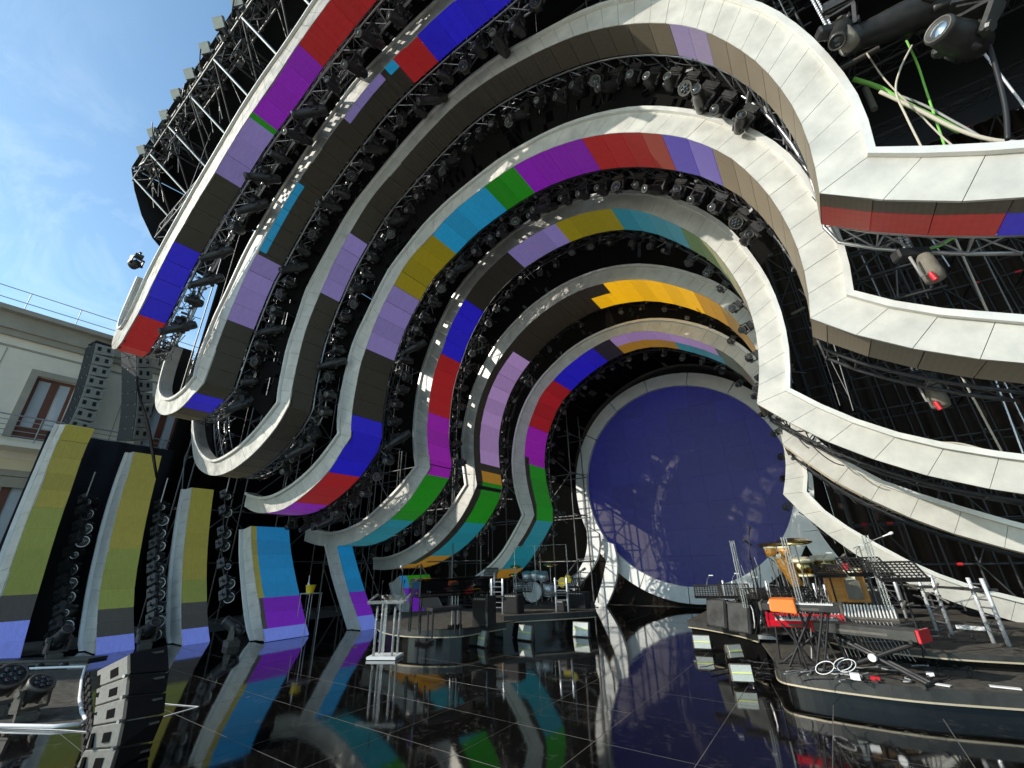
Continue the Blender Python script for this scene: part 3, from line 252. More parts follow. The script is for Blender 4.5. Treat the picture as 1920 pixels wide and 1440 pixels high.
STRIPS=[{"y": 1.97, "d": 0.62, "inn": [-17.09, 5.72, -17.287, 5.421, -17.368, 5.074, -17.35, 4.717, -17.268, 4.368, -17.176, 4.021, -17.138, 3.665, -17.1, 3.308, -17.022, 2.958, -16.919, 2.615, -16.793, 2.279, -16.662, 1.945, -16.53, 1.612, -16.401, 1.277, -16.276, 0.941, -16.133, 0.612, -15.953, 0.302, -15.76, 0.02], "out": [-18.24, 5.95, -18.402, 5.602, -18.506, 5.232, -18.546, 4.85, -18.57, 4.466, -18.571, 4.082, -18.558, 3.697, -18.532, 3.314, -18.487, 2.932, -18.393, 2.559, -18.267, 2.196, -18.122, 1.84, -17.958, 1.492, -17.788, 1.147, -17.597, 0.814, -17.376, 0.5, -17.148, 0.19, -16.92, 0.02], "col": [[2.38, "y"], [4.61, "e"], [5.21, "H"], [6.1, "l"]], "part": []}, {"y": 3.64, "d": 0.72, "inn": [-17.09, 5.23, -17.024, 4.863, -16.96, 4.496, -16.898, 4.129, -16.826, 3.763, -16.739, 3.4, -16.638, 3.042, -16.517, 2.689, -16.374, 2.345, -16.247, 1.995, -16.099, 1.653, -15.906, 1.334, -15.678, 1.04, -15.422, 0.768, -15.152, 0.512, -14.881, 0.256, -14.61, 0.02], "out": [-17.59, 5.27, -17.665, 4.904, -17.699, 4.532, -17.697, 4.158, -17.666, 3.786, -17.603, 3.418, -17.513, 3.055, -17.393, 2.701, -17.249, 2.356, -17.107, 2.01, -16.956, 1.669, -16.774, 1.342, -16.567, 1.032, -16.353, 0.725, -16.132, 0.424, -15.883, 0.145, -15.61, 0.02], "col": [[2.94, "y"], [4.65, "e"], [5.47, "H"], [5.97, "l"]], "part": []}, {"y": 5.2, "d": 0.62, "inn": [-16.34, 4.23, -16.241, 3.872, -16.138, 3.515, -16.017, 3.164, -15.884, 2.817, -15.743, 2.473, -15.59, 2.135, -15.418, 1.805, -15.227, 1.487, -15.027, 1.174, -14.819, 0.866, -14.602, 0.564, -14.37, 0.274, -14.12, 0.02], "out": [-16.97, 4.23, -16.899, 3.861, -16.817, 3.494, -16.705, 3.135, -16.575, 2.783, -16.437, 2.433, -16.29, 2.087, -16.131, 1.747, -15.954, 1.415, -15.756, 1.095, -15.548, 0.782, -15.332, 0.475, -15.102, 0.177, -14.86, 0.02], "col": [[2.93, "y"], [3.61, "e"], [4.36, "H"], [4.84, "l"]], "part": []}, {"y": 6.5, "d": 1.2, "inn": [-14.68, 3.01, -14.525, 2.679, -14.353, 2.357, -14.159, 2.048, -13.946, 1.751, -13.727, 1.459, -13.503, 1.171, -13.273, 0.887, -13.053, 0.596, -12.828, 0.308, -12.58, 0.04], "out": [-15.22, 2.92, -15.075, 2.589, -14.921, 2.262, -14.739, 1.95, -14.541, 1.648, -14.337, 1.35, -14.13, 1.054, -13.918, 0.761, -13.692, 0.479, -13.447, 0.214, -13.19, 0.02], "col": [[2.39, "c"], [3.3, "p"], [3.66, "l"]], "part": [[0, 2.39, 0, 0.13, "y"], [2.39, 3.3, 0, 0.1, "H"]]}, {"y": 9.0, "d": 0.6, "inn": [-13.85, 2.52, -13.639, 2.188, -13.423, 1.861, -13.197, 1.54, -12.971, 1.219, -12.731, 0.907, -12.476, 0.609, -12.226, 0.306, -11.98, 0.02], "out": [-14.42, 2.51, -14.202, 2.183, -13.982, 1.857, -13.756, 1.536, -13.52, 1.221, -13.272, 0.916, -13.021, 0.614, -12.772, 0.31, -12.53, 0.02], "col": [[1.82, "c"], [2.67, "p"], [3.15, "l"]], "part": []}, {"y": 11.3, "d": 1.5, "inn": [-13.17, 1.41, -12.927, 1.043, -12.678, 0.682, -12.401, 0.341, -12.09, 0.03], "out": [-13.59, 1.15, -13.385, 0.844, -13.16, 0.552, -12.912, 0.28, -12.65, 0.02], "col": [[0.49, "G"], [1.47, "H"], [1.77, "l"]], "part": [[0, 0.49, 0, 0.22, "c"], [0.49, 1.47, 0, 0.35, "p"]]}]
# ------------------------------------------------------------ the big wave arches
def pts2(a): return [Vector((a[i], a[i+1])) for i in range(0, len(a), 2)]
def arclen(p):
    s = [0]
    for a, b in zip(p, p[1:]): s.append(s[-1]+(b-a).length)
    return s
def interp(s, p, x):
    x = max(0, min(x, s[-1]-1e-6))
    for i in range(len(s)-1):
        if s[i+1] >= x: return p[i].lerp(p[i+1], (x-s[i])/max(s[i+1]-s[i], 1e-9))
    return p[-1]
def P3(q, y): return Vector((q.x, y, q.y))
def ribbon(d, name, label, cat, group, flip=1, ledlen=.52, truss=True, lipd=.09):
    I, O = pts2(d['inn']), pts2(d['out']); y, dep = d['y'], d['d']; n = len(I)
    root = thing(name, label, cat, (0, 0, 0), group)
    S = arclen(I)
    # front panels, one object each, 7 mm joints
    for i in range(n-1):
        L = (I[i+1]-I[i]).length; g = min(.2, .0034/max(L, .01))
        Lo = max((O[i+1]-O[i]).length, .02); go = min(.2, .0034/Lo)
        a, b = I[i].lerp(I[i+1], g), I[i].lerp(I[i+1], 1-g); c, e = O[i].lerp(O[i+1], 1-go), O[i].lerp(O[i+1], go)
        j = random.uniform(-.0025, .0025)
        m = MB().hexa([P3(a, y+j), P3(b, y+j), P3(c, y+j), P3(e, y+j), P3(a, y+.03), P3(b, y+.03), P3(c, y+.03), P3(e, y+.03)])
        m.build('front_panel', M['panel_shaded' if d['y'] < 2.5 and truss else 'panel'], root)
    # dark frame behind the joints
    m = MB()
    for i in range(n-1):
        m.hexa([P3(I[i].lerp(O[i], .03), y+.034), P3(I[i+1].lerp(O[i+1], .03), y+.034), P3(O[i+1].lerp(I[i+1], .02), y+.034), P3(O[i].lerp(I[i], .02), y+.034),
                P3(I[i].lerp(O[i], .03), y+.07), P3(I[i+1].lerp(O[i+1], .03), y+.07), P3(O[i+1].lerp(I[i+1], .02), y+.07), P3(O[i].lerp(I[i], .02), y+.07)])
    m.build('backing_frame', M['black'], root)
    # outer lip, proud of the face, and the return behind it
    m = MB(); r = MB()
    for i in range(n-1):
        w0, w1 = (I[i]-O[i]).length, (I[i+1]-O[i+1]).length; k0, k1 = min(.3, .075/w0), min(.3, .075/w1)
        q = [O[i].lerp(I[i], k0), O[i+1].lerp(I[i+1], k1), O[i+1].lerp(I[i+1], -.015/w1), O[i].lerp(I[i], -.015/w0)]
        m.hexa([P3(p, y-lipd) for p in q]+[P3(p, y-.004) for p in q])
        q = [O[i].lerp(I[i], .02/w0), O[i+1].lerp(I[i+1], .02/w1), O[i+1].lerp(I[i+1], -.012/w1), O[i].lerp(I[i], -.012/w0)]
        r.hexa([P3(p, y+.002) for p in q]+[P3(p, y+.30) for p in q])
    m.build('edge_lip', M['lip'], root); r.build('outer_return', M['panel'], root)
    # LED tiles along the inner edge
    cuts = [0.0]; cols = d['col']; prev = 0
    for se, c in cols:
        k = max(1, round((se-prev)/ledlen))
        for j in range(1, k+1): cuts.append(prev+(se-prev)*j/k)
        prev = se
    for (a, b, v0, v1, c) in d['part']: cuts += [a, b]
    cuts = sorted(set(round(min(c, S[-1]), 3) for c in cuts)); cuts = [c for i, c in enumerate(cuts) if i == 0 or c-cuts[i-1] > .04]
    def nrm(x):
        a, b = interp(S, I, max(0, x-.1)), interp(S, I, min(S[-1], x+.1)); t = (b-a); t.normalize(); nn = Vector((-t.y, t.x))
        o = interp(S, O, x) if False else None
        return nn
    # side on which the band lies
    sg = 1 if sum((O[i]-I[i]).dot(nrm(S[i])) for i in range(2, n-2)) > 0 else -1
    y0 = y+.012; FK = {6.5: .62, 9.0: .06, 11.3: .22, 13.2: .06}.get(y, 1) if truss else 1; fs = S[-1]-{6.5: 1.55, 9.0: 3.1, 11.3: 3.4, 13.2: 3.9}.get(y, 0)
    fs = next((S[i] for i in range(n-3, 2, -1) if (I[i]-I[i-1]).normalized().dot((I[i+1]-I[i]).normalized()) < .85), S[-1]) if FK < 1 else S[-1]+1
    if FK < 1: cuts_extra = [round(fs, 3)]
    else: cuts_extra = []
    cuts = sorted(set(cuts+cuts_extra)); cuts = [c for i, c in enumerate(cuts) if i == 0 or c-cuts[i-1] > .04 or c in cuts_extra]
    DEP = lambda x: dep*(FK if x > fs else 1)
    for a, b in zip(cuts, cuts[1:]):
        xm = (a+b)/2; c0 = next((c for se, c in cols if se > xm), cols[-1][1])
        spans = [(0, 1, c0)]
        for (pa, pb, v0, v1, c) in d['part']:
            if pa-.02 <= xm <= pb+.02:
                spans = ([(0, v0, c0)] if v0 > .01 else [])+[(v0, v1, c)]+([(v1, 1, c0)] if v1 < .99 else [])
        st = max(1, int((b-a)/.34)); xs = [a+.006+(b-a-.012)*i/st for i in range(st+1)]
        for (v0, v1, c) in spans:
            dq = DEP(xm); ya, yb = y0+dq*v0+(.002 if v0 > 0 else 0), y0+dq*v1-.002
            m = MB(); V = []
            for x in xs:
                p = interp(S, I, x); q = p+nrm(x)*sg*.05
                V += [P3(p, ya), P3(p, yb), P3(q, yb), P3(q, ya)]
            F = []
            for i in range(st):
                o = 4*i; F += [(o, o+1, o+5, o+4), (o+1, o+2, o+6, o+5), (o+2, o+3, o+7, o+6), (o+3, o, o+4, o+7)]
            F += [(3, 2, 1, 0), (4*st, 4*st+1, 4*st+2, 4*st+3)]
            m.add(V, F); m.build('led_tile', LED[c], root)
    bk = MB(); st = max(2, int(S[-1]/.36)); V = []; F = []
    for i in range(st+1):
        x = S[-1]*i/st; p = interp(S, I, x)+nrm(x)*sg*.052; q = p+nrm(x)*sg*.02
        dq = DEP(x); V += [P3(p, y0+.01), P3(p, y0+dq-.01), P3(q, y0+dq-.01), P3(q, y0+.01)]
    for i in range(st): o = 4*i; F += [(o, o+1, o+5, o+4), (o+1, o+2, o+6, o+5), (o+2, o+3, o+7, o+6), (o+3, o, o+4, o+7)]
    F += [(3, 2, 1, 0), (4*st, 4*st+1, 4*st+2, 4*st+3)]
    bk.add(V, F).build('tile_backing', M['black'], root)
    # lattice truss that follows the arch behind the tiles
    if truss:
        m = MB(); tr = []; stp = .42; k = int(S[-1]/stp)
        for i in range(k+1):
            x = S[-1]*i/k; p = interp(S, I, x); q = nrm(x)*sg
            tr.append([P3(p+q*.06, y+dep+.10), P3(p+q*.06, y+dep+.46), P3(p+q*.40, y+dep+.46), P3(p+q*.40, y+dep+.10)])
        for ch in range(4): m.tube([t[ch] for t in tr], .026, 6)
        tm_ = M['chrome'] if d['y'] < 6 else M['darkpipe']; m.build('truss_chords', tm_, root, True)
        m = MB()
        for i in range(k):
            a, b = tr[i], tr[i+1]
            for ch in range(4):
                c2 = (ch+1) % 4
                m.bar(a[ch], b[c2] if i % 2 else b[c2], .011, 4)
                if i % 2 == 0: m.bar(a[ch], a[c2], .011, 4)
        m.build('truss_lacing', tm_, root)
    return root, I, O, S, nrm, sg
rlabels = ['frontmost wave arch, closest to the open sky, with purple, grey and red LED squares',
 'second wave arch from the front with a thin cyan LED stripe and white hook end',
 'largest wave arch, mostly dark LED, its white band crossing the top of the picture',
 'wave arch with green, purple and red LED blocks along its crown',
 'wave arch with lavender, olive and teal LED blocks and magenta left leg',
 'wave arch with the bright golden yellow LED crown',
 'innermost small wave arch with pink and brown crown, closest round the blue disc']
ARCH = [ribbon(d, 'wave_arch', lab, 'stage arch', 'nested white and LED wave arches of the stage', lipd=.07) for d, lab in zip(RINGS, rlabels)]
slabels = ['leftmost upright LED ramp, olive, cut by the left picture edge', 'second LED ramp from the left, olive above dark and pale blue, behind the speaker stack',
 'third LED ramp from the left, slim and olive yellow with curved white edge', 'wide cyan LED ramp with purple block and pale blue foot',
 'slim leaning cyan and purple LED ramp behind the clear lectern', 'short green topped LED ramp behind the piano']
RAMP = [ribbon(d, 'led_ramp', lab, 'LED ramp', 'curved LED ramps rising from the stage floor', truss=False, ledlen=.5) for d, lab in zip(STRIPS, slabels)]
for rt, I, O, S, nr, sg in RAMP[:0]: pass

# ------------------------------------------------------------ floor
fb = MB().box((-6, 13.4, -.0520), (60, 28.8, .1)); fb.build('stage_base', M['seam'], kind='structure')
floor = thing('stage_floor', None, None, (0, 0, 0)); floor['kind'] = 'structure'
TS = 1.05
tm = [bevel(MB().box((0, 0, -.006), (TS-.012, TS-.012, .012)).build('t', M['gloss'])) for _ in range(1)][0]
def tile_mat():
    m = bpy.data.materials.new('black_mirror_floor'); m.use_nodes = True; t = m.node_tree; b = t.nodes['Principled BSDF']
    g = t.nodes.new('ShaderNodeNewGeometry'); n1 = t.nodes.new('ShaderNodeTexNoise'); n1.inputs['Scale'].default_value = 1.1; n1.inputs['Detail'].default_value = 8; n1.inputs['Roughness'].default_value = .7
    n2 = t.nodes.new('ShaderNodeTexNoise'); n2.inputs['Scale'].default_value = 7.5; n2.inputs['Detail'].default_value = 5; n2.inputs['Distortion'].default_value = 1.8
    n3 = t.nodes.new('ShaderNodeTexNoise'); n3.inputs['Scale'].default_value = 60; n3.inputs['Detail'].default_value = 2
    for n in (n1, n2, n3): t.links.new(g.outputs['Position'], n.inputs[0])
    def rmp(src, a, b_, lo, hi):
        r = t.nodes.new('ShaderNodeMapRange'); r.inputs[1].default_value = a; r.inputs[2].default_value = b_; r.inputs[3].default_value = lo; r.inputs[4].default_value = hi; t.links.new(src, r.inputs[0]); return r.outputs[0]
    smear = rmp(n2.outputs[0], .54, .72, 0, 1); patch = rmp(n1.outputs[0], .47, .66, 0, .8)
    mu = t.nodes.new('ShaderNodeMath'); mu.operation = 'MULTIPLY'; t.links.new(smear, mu.inputs[0]); t.links.new(patch, mu.inputs[1])
    sp = rmp(n3.outputs[0], .74, .80, 0, .5); ad = t.nodes.new('ShaderNodeMath'); ad.operation = 'ADD'; ad.use_clamp = True; t.links.new(mu.outputs[0], ad.inputs[0]); t.links.new(sp, ad.inputs[1])
    mc = t.nodes.new('ShaderNodeMixRGB'); mc.inputs[1].default_value = (.006, .0055, .005, 1); mc.inputs[2].default_value = (.10, .095, .08, 1)
    t.links.new(ad.outputs[0], mc.inputs[0]); t.links.new(mc.outputs[0], b.inputs['Base Color'])
    rr = t.nodes.new('ShaderNodeMath'); rr.operation = 'MULTIPLY_ADD'; rr.inputs[1].default_value = .32; rr.inputs[2].default_value = .035; t.links.new(ad.outputs[0], rr.inputs[0]); t.links.new(rr.outputs[0], b.inputs['Roughness'])
    bu = t.nodes.new('ShaderNodeBump'); bu.inputs['Strength'].default_value = .025; bu.inputs['Distance'].default_value = .05; t.links.new(n1.outputs[0], bu.inputs['Height']); t.links.new(bu.outputs[0], b.inputs['Normal'])
    b.inputs['Specular IOR Level'].default_value = .9; b.inputs['IOR'].default_value = 1.55; b.inputs['Coat Weight'].default_value = .25; b.inputs['Coat Roughness'].default_value = .02
    return m
M['tile'] = tile_mat()
me = MB().box((0, 0, -.006), (TS-.010, TS-.010, .012)).mesh('floor_tile', M['tile']); bpy.data.objects.remove(tm)
tiles = []
for i in range(-15, 3):
    for j in range(-1, 18):
        c = Vector((i*TS+.03, j*TS+.36, 0))
        if any(seen(c+Vector((dx, dy, 0)), 10) for dx in (-.5, .5) for dy in (-.5, .5)) and j >= 0: tiles.append(c)
tiles.sort(key=lambda c: c.length)
for c in tiles[:298]:
    o = link(bpy.data.objects.new('floor_tile', me), floor); o.location = (c.x, c.y, 0)
    o.rotation_euler = (random.gauss(0, .0012), random.gauss(0, .0012), 0)
ot = MB()
for c in tiles[298:]: ot.box((c.x, c.y, -.006), (TS-.009, TS-.009, .012))
if ot.v: ot.build('far_floor_tiles', M['tile'], floor)['kind'] = 'stuff'
gr = MB().box((0, 0, -1.2), (700, 700, .1)); gr.build('ground', M['paving'], kind='structure')

# ------------------------------------------------------------ disc screen at the far end
DY = 18.4; DC = Vector((-.2515*DY, EYE+.165*DY)); DR = .2224*DY; DO = (at(1289, 692, DY).z-DC.y)
dsc = thing('round_screen', 'giant round blue LED screen with wide pale ring at the far end of the stage', 'screen', (0, 0, 0))
NS = 15
for i in range(NS):
    a0, a1 = 2*PI*(i+.1)/NS+.004, 2*PI*(i+1.1)/NS-.004; m = MB(); V = []; k = 10
    for j in range(k+1):
        a = lerp(a0, a1, j/k); e = Vector((math.cos(a), math.sin(a)))
        V += [P3(DC+e*DR, DY), P3(DC+e*DO, DY), P3(DC+e*DO, DY+.12), P3(DC+e*DR, DY+.22)]
    F = []
    for j in range(k): o = 4*j; F += [(o, o+1, o+5, o+4), (o+1, o+2, o+6, o+5), (o+2, o+3, o+7, o+6), (o+3, o, o+4, o+7)]
    F += [(0, 1, 2, 3), (4*k+3, 4*k+2, 4*k+1, 4*k)]
    m.add(V, F).build('ring_panel', M['ringgrey'], dsc)
LED['disc'] = led('disc', (14, 18, 86), .46, base=(.056, .050, .048))
def clip(poly, R):
    for k in range(48):
        a = 2*PI*k/48; nx, ny = math.cos(a), math.sin(a); c = R*math.cos(PI/48); outp = []
        for i in range(len(poly)):
            p, q = poly[i], poly[(i+1) % len(poly)]; dp, dq = c-p[0]*nx-p[1]*ny, c-q[0]*nx-q[1]*ny
            if dp >= 0: outp.append(p)
            if dp*dq < 0: t = dp/(dp-dq); outp.append((lerp(p[0], q[0], t), lerp(p[1], q[1], t)))
        poly = outp
        if len(poly) < 3: return []
    return poly
T = 1.0
for i in range(-5, 5):
    for j in range(-5, 5):
        g = .003; po = clip([(i*T+g, j*T+g), ((i+1)*T-g, j*T+g), ((i+1)*T-g, (j+1)*T-g), (i*T+g, (j+1)*T-g)], DR+.02)
        if len(po) < 3: continue
        n = len(po); yj = DY+.17+random.uniform(-.003, .003)
        V = [(DC.x+p[0], yj, DC.y+p[1]) for p in po]+[(DC.x+p[0], DY+.26, DC.y+p[1]) for p in po]
        MB().add(V, [tuple(range(n)), tuple(range(2*n-1, n-1, -1))]+[(k, n+k, n+(k+1) % n, (k+1) % n) for k in range(n)]).build('led_tile', LED['disc'], dsc)
def band(name, label, cat, Lp, Rp, Y, m='ringgrey', k=3, group=None, d=.18):
    A = [at(*p, Y) for p in Lp]; B = [at(*p, Y) for p in Rp]; root = thing(name, label, cat, (0, 0, 0), group)
    A = smooth(A); B = smooth(B); n = len(A)-1; st = max(1, n//k); i = 0
    while i < n:
        e = min(n, i+st); mb = MB(); V = []
        for j in range(i, e+1):
            a, b = A[j], B[j]
            if j == i: a = a.lerp(A[j+1], .06); b = b.lerp(B[j+1], .06)
            V += [a, b, b+Vector((0, d, 0)), a+Vector((0, d, 0))]
        F = []
        for j in range(e-i): o = 4*j; F += [(o, o+1, o+5, o+4), (o+1, o+2, o+6, o+5), (o+2, o+3, o+7, o+6), (o+3, o, o+4, o+7)]
        F += [(0, 1, 2, 3), (4*(e-i)+3, 4*(e-i)+2, 4*(e-i)+1, 4*(e-i))]
        mb.add(V, F).build('curved_panel', M[m], root); i = e
    return root
def smooth(P, n=14):      # Catmull-Rom through the points
    r = []; Q = [P[0]*2-P[1]]+P+[P[-1]*2-P[-2]]; seg = len(P)-1
    for i in range(n+1):
        u = seg*i/n; k = min(int(u), seg-1); t = u-k; a, b, c, d = Q[k:k+4]
        r.append(.5*((2*b)+(c-a)*t+(2*a-5*b+4*c-d)*t*t+(3*b-a-3*c+d)*t**3))
    return r
band('curved_leg', 'grey curved leg sweeping down left of the round screen behind the drums', 'stage leg',
     [(1099, 985), (1101, 1010), (1100, 1030), (1094, 1052), (1080, 1076), (1060, 1098)], [(1122, 1000), (1124, 1022), (1120, 1045), (1109, 1067), (1094, 1088), (1076, 1108)], 17.7, group='curved legs beside the round screen')
band('curved_leg', 'sunlit curved leg standing on the floor at lower left of the round screen', 'stage leg',
     [(1128, 1010), (1136, 1047), (1133, 1071), (1127, 1097), (1118, 1124), (1111, 1143)], [(1150, 1020), (1157, 1050), (1156, 1079), (1150, 1105), (1141, 1127), (1132, 1143)], 18.0, group='curved legs beside the round screen')
band('curved_leg', 'grey curved leg right of the round screen bending back to the left', 'stage leg',
     [(1488, 940), (1484, 985), (1474, 1025), (1458, 1060)], [(1522, 950), (1519, 1000), (1505, 1035), (1486, 1078)], 17.9, group='curved legs beside the round screen')
band('curved_leg', 'grey curved leg right of the round screen sweeping away to the right', 'stage leg',
     [(1488, 930), (1497, 990), (1524, 1041), (1560, 1085), (1600, 1122)], [(1514, 930), (1530, 985), (1569, 1041), (1616, 1087), (1672, 1122)], 17.6, group='curved legs beside the round screen')

# ------------------------------------------------------------ masking cloth added to shade each bay, random holes made for sun dapples
BAYW = ['first', 'second', 'third', 'fourth', 'fifth', 'sixth', 'innermost']
for k, (rt, I, O, S, nr, sg) in enumerate(ARCH):
    d = RINGS[k]; m = MB(); x = .4; step = .45; end = S[-1]-(5.0 if k >= 2 else 1.0)
    if k < 6: nI, nO, nS, nnr, nsg = ARCH[k+1][1:6]; ny = RINGS[k+1]['y']
    while x < end:
        a, b = interp(S, I, x), interp(S, I, x+step-.006)
        if min(a.y, b.y) > ((10.6 if a.x < -8 else 6.3) if k == 0 else 6.3 if k < 3 else 5.0) and random.random() > (.05 if k < 3 else .03):
            qa, qb = nr(x)*sg, nr(x+step)*sg
            def far(p, q):
                if k == 6: return P3(p+q*.9, 19.0)
                # nearest point of the next arch, pushed outwards
                i = min(range(len(nO)), key=lambda j: (nO[j]-p).length); return P3(nO[i]+(nO[i]-nI[i]).normalized()*.03, ny+.02)
            if k <= 1 and a.x > -3.2: x += step; continue
            V = [P3(a+qa*.46, d['y']+d['d']+.1), P3(b+qb*.46, d['y']+d['d']+.1), far(b, qb), far(a, qa)]
            if (V[0]-V[3]).length < 5.5:
                nu, nv = 4, 6
                for iu in range(nu):
                    for iv in range(nv):
                        if random.random() < (.20 if k < 3 else .05): continue
                        g_ = lambda u, v: V[0].lerp(V[1], u).lerp(V[3].lerp(V[2], u), v)
                        m.add([g_(iu/nu, iv/nv), g_((iu+1)/nu, iv/nv), g_((iu+1)/nu, (iv+1)/nv), g_(iu/nu, (iv+1)/nv)], [(0, 1, 2, 3)])
        x += step
    o = m.build('masking_cloth', M['cloth']); 
    tag(o, 'black masking cloth closing the '+BAYW[k]+' bay behind the lights', 'drape', None, 'stuff')

# ------------------------------------------------------------ drapes, roof, side walls
def drape(name, x0, x1, z0, z1, Y, label, m='cloth', amp=.05, wl=.35, group=None):
    n = max(4, int((x1-x0)/(wl/6))); V = []; F = []
    for i in range(n+1):
        x = lerp(x0, x1, i/n); yy = Y+amp*math.sin(2*PI*x/wl)+amp*.5*math.sin(2*PI*x/wl*.37+1)
        V += [(x, yy, z0), (x, yy, z1)]
    for i in range(n): F.append((2*i, 2*i+2, 2*i+3, 2*i+1))
    o = MB().add(V, F).build(name, M[m], None, True); tag(o, label, 'drape', group)
    s = o.modifiers.new('thick', 'SOLIDIFY'); s.thickness = .01; return o
drape('backdrop_drape', -24, .3, -.4, 16.5, 19.2, 'smooth black backdrop cloth closing the stage behind the round screen', 'backdrop', amp=.012, wl=3.1)
drape('backdrop_drape', .3, 13, -.4, 16.5, 19.0, 'pleated black backdrop cloth behind the scaffold on the right', 'backdrop', amp=.10, wl=.42)
def wallX(name, X, y0, y1, z0, z1, label, m='cloth', cat='drape'):
    n = max(2, int((y1-y0)/.12)); V = []; F = []
    for i in range(n+1):
        y = lerp(y0, y1, i/n); x = X+.03*math.sin(y*9)+.02*math.sin(y*3.7)
        V += [(x, y, z0), (x, y, z1)]
    for i in range(n): F.append((2*i, 2*i+2, 2*i+3, 2*i+1))
    o = MB().add(V, F).build(name, M[m], None, True); s = o.modifiers.new('thick', 'SOLIDIFY'); s.thickness = .012
    return tag(o, label, cat)
wallX('side_drape', -20.6, 5.4, 19.1, -.4, 14.4, 'tall black side cloth closing the left wing behind the scaffold', 'cloth')
wallX('side_drape', 13.0, 5.4, 19.1, -.4, 16.4, 'tall black side cloth on the far right wing', 'cloth')
wallX('low_drape', -19.2, 1.9, 5.3, -.3, 5.9, 'low dark blue-black masking cloth behind the olive LED ramps', 'navy')
# roof: curved black tarpaulin, front edge high, falling to the back
prof = [(1.2, 17.5), (1.9, 16.0), (2.6, 14.75), (3.4, 14.2), (5.0, 14.1), (8, 15.2), (13, 16.2), (20, 16.5)]
V = []; F = []
for i, (y, z) in enumerate(prof): V += [(-20.3, y, z), (16, y, z), (16, y, z+.05), (-20.3, y, z+.05)]
# cloth hangs from a high roof plane; the left end is closed by a gable sheet
top = [(1.2, 17.6), (8, 17.9), (20, 17.2)]
V = []; F = []
for (y, z) in top: V += [(-20.3, y, z), (16, y, z)]
for i in range(len(top)-1): F.append((2*i, 2*i+1, 2*i+3, 2*i+2))
g = len(V); gp = [(1.2, 17.55), (1.55, 16.6), (2.05, 15.6), (2.62, 14.8), (3.2, 14.35), (5.5, 13.9), (12, 13.9), (20, 13.9), (20, 17.15), (8, 17.85)]
V += [(-20.3, y, z) for y, z in gp]; F.append(tuple(range(g, g+len(gp))))
rf = MB().add(V, F).build('roof_canopy', M['tarp']); tag(rf, 'black tarpaulin roof canopy over the stage, its corner against the sky', 'canopy')
s = rf.modifiers.new('thick', 'SOLIDIFY'); s.thickness = .02
def lattice(name, label, cat, a, b, w=.5, h=.5, bay=.6, m='chrome', r=.028, up=Vector((0, 0, 1)), group=None, parent=None):
    a, b = Vector(a), Vector(b); d = (b-a).normalized(); sd = d.cross(up).normalized(); u2 = sd.cross(d)
    root = thing(name, label, cat, (0, 0, 0), group) if parent is None else parent
    C4 = [sd*(sx*w/2)+u2*(sy*h/2) for sx, sy in ((-1, -1), (1, -1), (1, 1), (-1, 1))]
    for c in C4: pipe('chord', a+c, b+c, r, m, root)
    k = max(1, round((b-a).length/bay)); mb = MB()
    for i in range(k):
        p, q = a.lerp(b, i/k), a.lerp(b, (i+1)/k)
        for j in range(4):
            c, e = C4[j], C4[(j+1) % 4]
            mb.bar(p+(c if i % 2 else e), q+(e if i % 2 else c), r*.5, 5); mb.bar(p+c, p+e, r*.5, 5)
    mb.build('lacing', M[m], root); return root
roof_tr = lattice('roof_truss', 'front roof truss against the sky with floodlights on its edge', 'truss', (-20.1, 1.62, 17.15), (14, 1.62, 17.15), .5, .65, .8, 'steel')
lattice('roof_truss', 'lower roof truss running under the canopy corner', 'truss', (-19.9, 2.9, 14.9), (14, 2.9, 14.9), .5, .6, .8, 'steel', .03)
zz = thing('roof_bracing', 'silver zigzag braces between the two roof trusses', 'bracing')
for i in range(18):
    x = -19.9+i*1.9; a = Vector((x, 1.4, 16.8)); b = Vector((x+.95, 2.85, 15.1)); c = Vector((x+1.9, 1.4, 16.8))
    pipe('brace', a, b, .042, 'chrome', zz); pipe('brace', b, c, .035, 'black', zz)
    pipe('brace', b, b+Vector((0, 3.5, 1.9)), .03, 'steel', zz)
for j, (y, z) in enumerate(((4.4, 16.4), (7.4, 16.7), (10.5, 16.6), (14, 16.4), (17, 16.2))):
    lattice('roof_truss', ['cross truss hanging under the roof, nearest to the front', 'second cross truss under the roof', 'third cross truss under the roof', 'fourth cross truss under the roof', 'rearmost cross truss under the roof'][j], 'truss', (-20, y, z), (13, y, z), .5, .5, 1.0, 'darkpipe')
for j, x in enumerate((-16, -11, -6, -1, 4)):
    lattice('roof_truss', ['longitudinal roof truss above the left wing', 'longitudinal roof truss left of centre', 'longitudinal roof truss over the centre', 'longitudinal roof truss right of centre', 'longitudinal roof truss above the right wing'][j], 'truss', (x, 1.6, 16.2), (x, 19, 16.2), .5, .5, 1.0, 'darkpipe')
# ------------------------------------------------------------ town building on the left
BX = -26.0
bld = thing('town_building', 'pale stucco building with brown framed balcony windows beyond the stage on the left', 'building')
zc0, zc1 = 11.0, 12.45          # cornice
def wallrect(y0, y1, z0, z1, m, nm='wall', x=BX, d=.3): MB().box((x-d/2, (y0+y1)/2, (z0+z1)/2), (d, y1-y0, z1-z0)).build(nm, M[m], bld)
win = []
wy0, wy1 = atX(71, 705, BX).y, atX(144, 721, BX).y; wt = atX(106, 713, BX).z; wb = 6.9
pitch = atX(290, 749, BX).y - wy0
for k in (-3, -2, -1, 0, 1, 2):
    win.append((wy0+k*pitch, wy1+k*pitch, wb, wt))
lw0, lw1 = atX(-20, 893, BX).y, atX(62, 896, BX).y; lt = atX(40, 895, BX).z
for k in (-2, -1, 0, 1, 2):
    win.append((lw0+k*pitch, lw1+k*pitch, 1.2, lt))
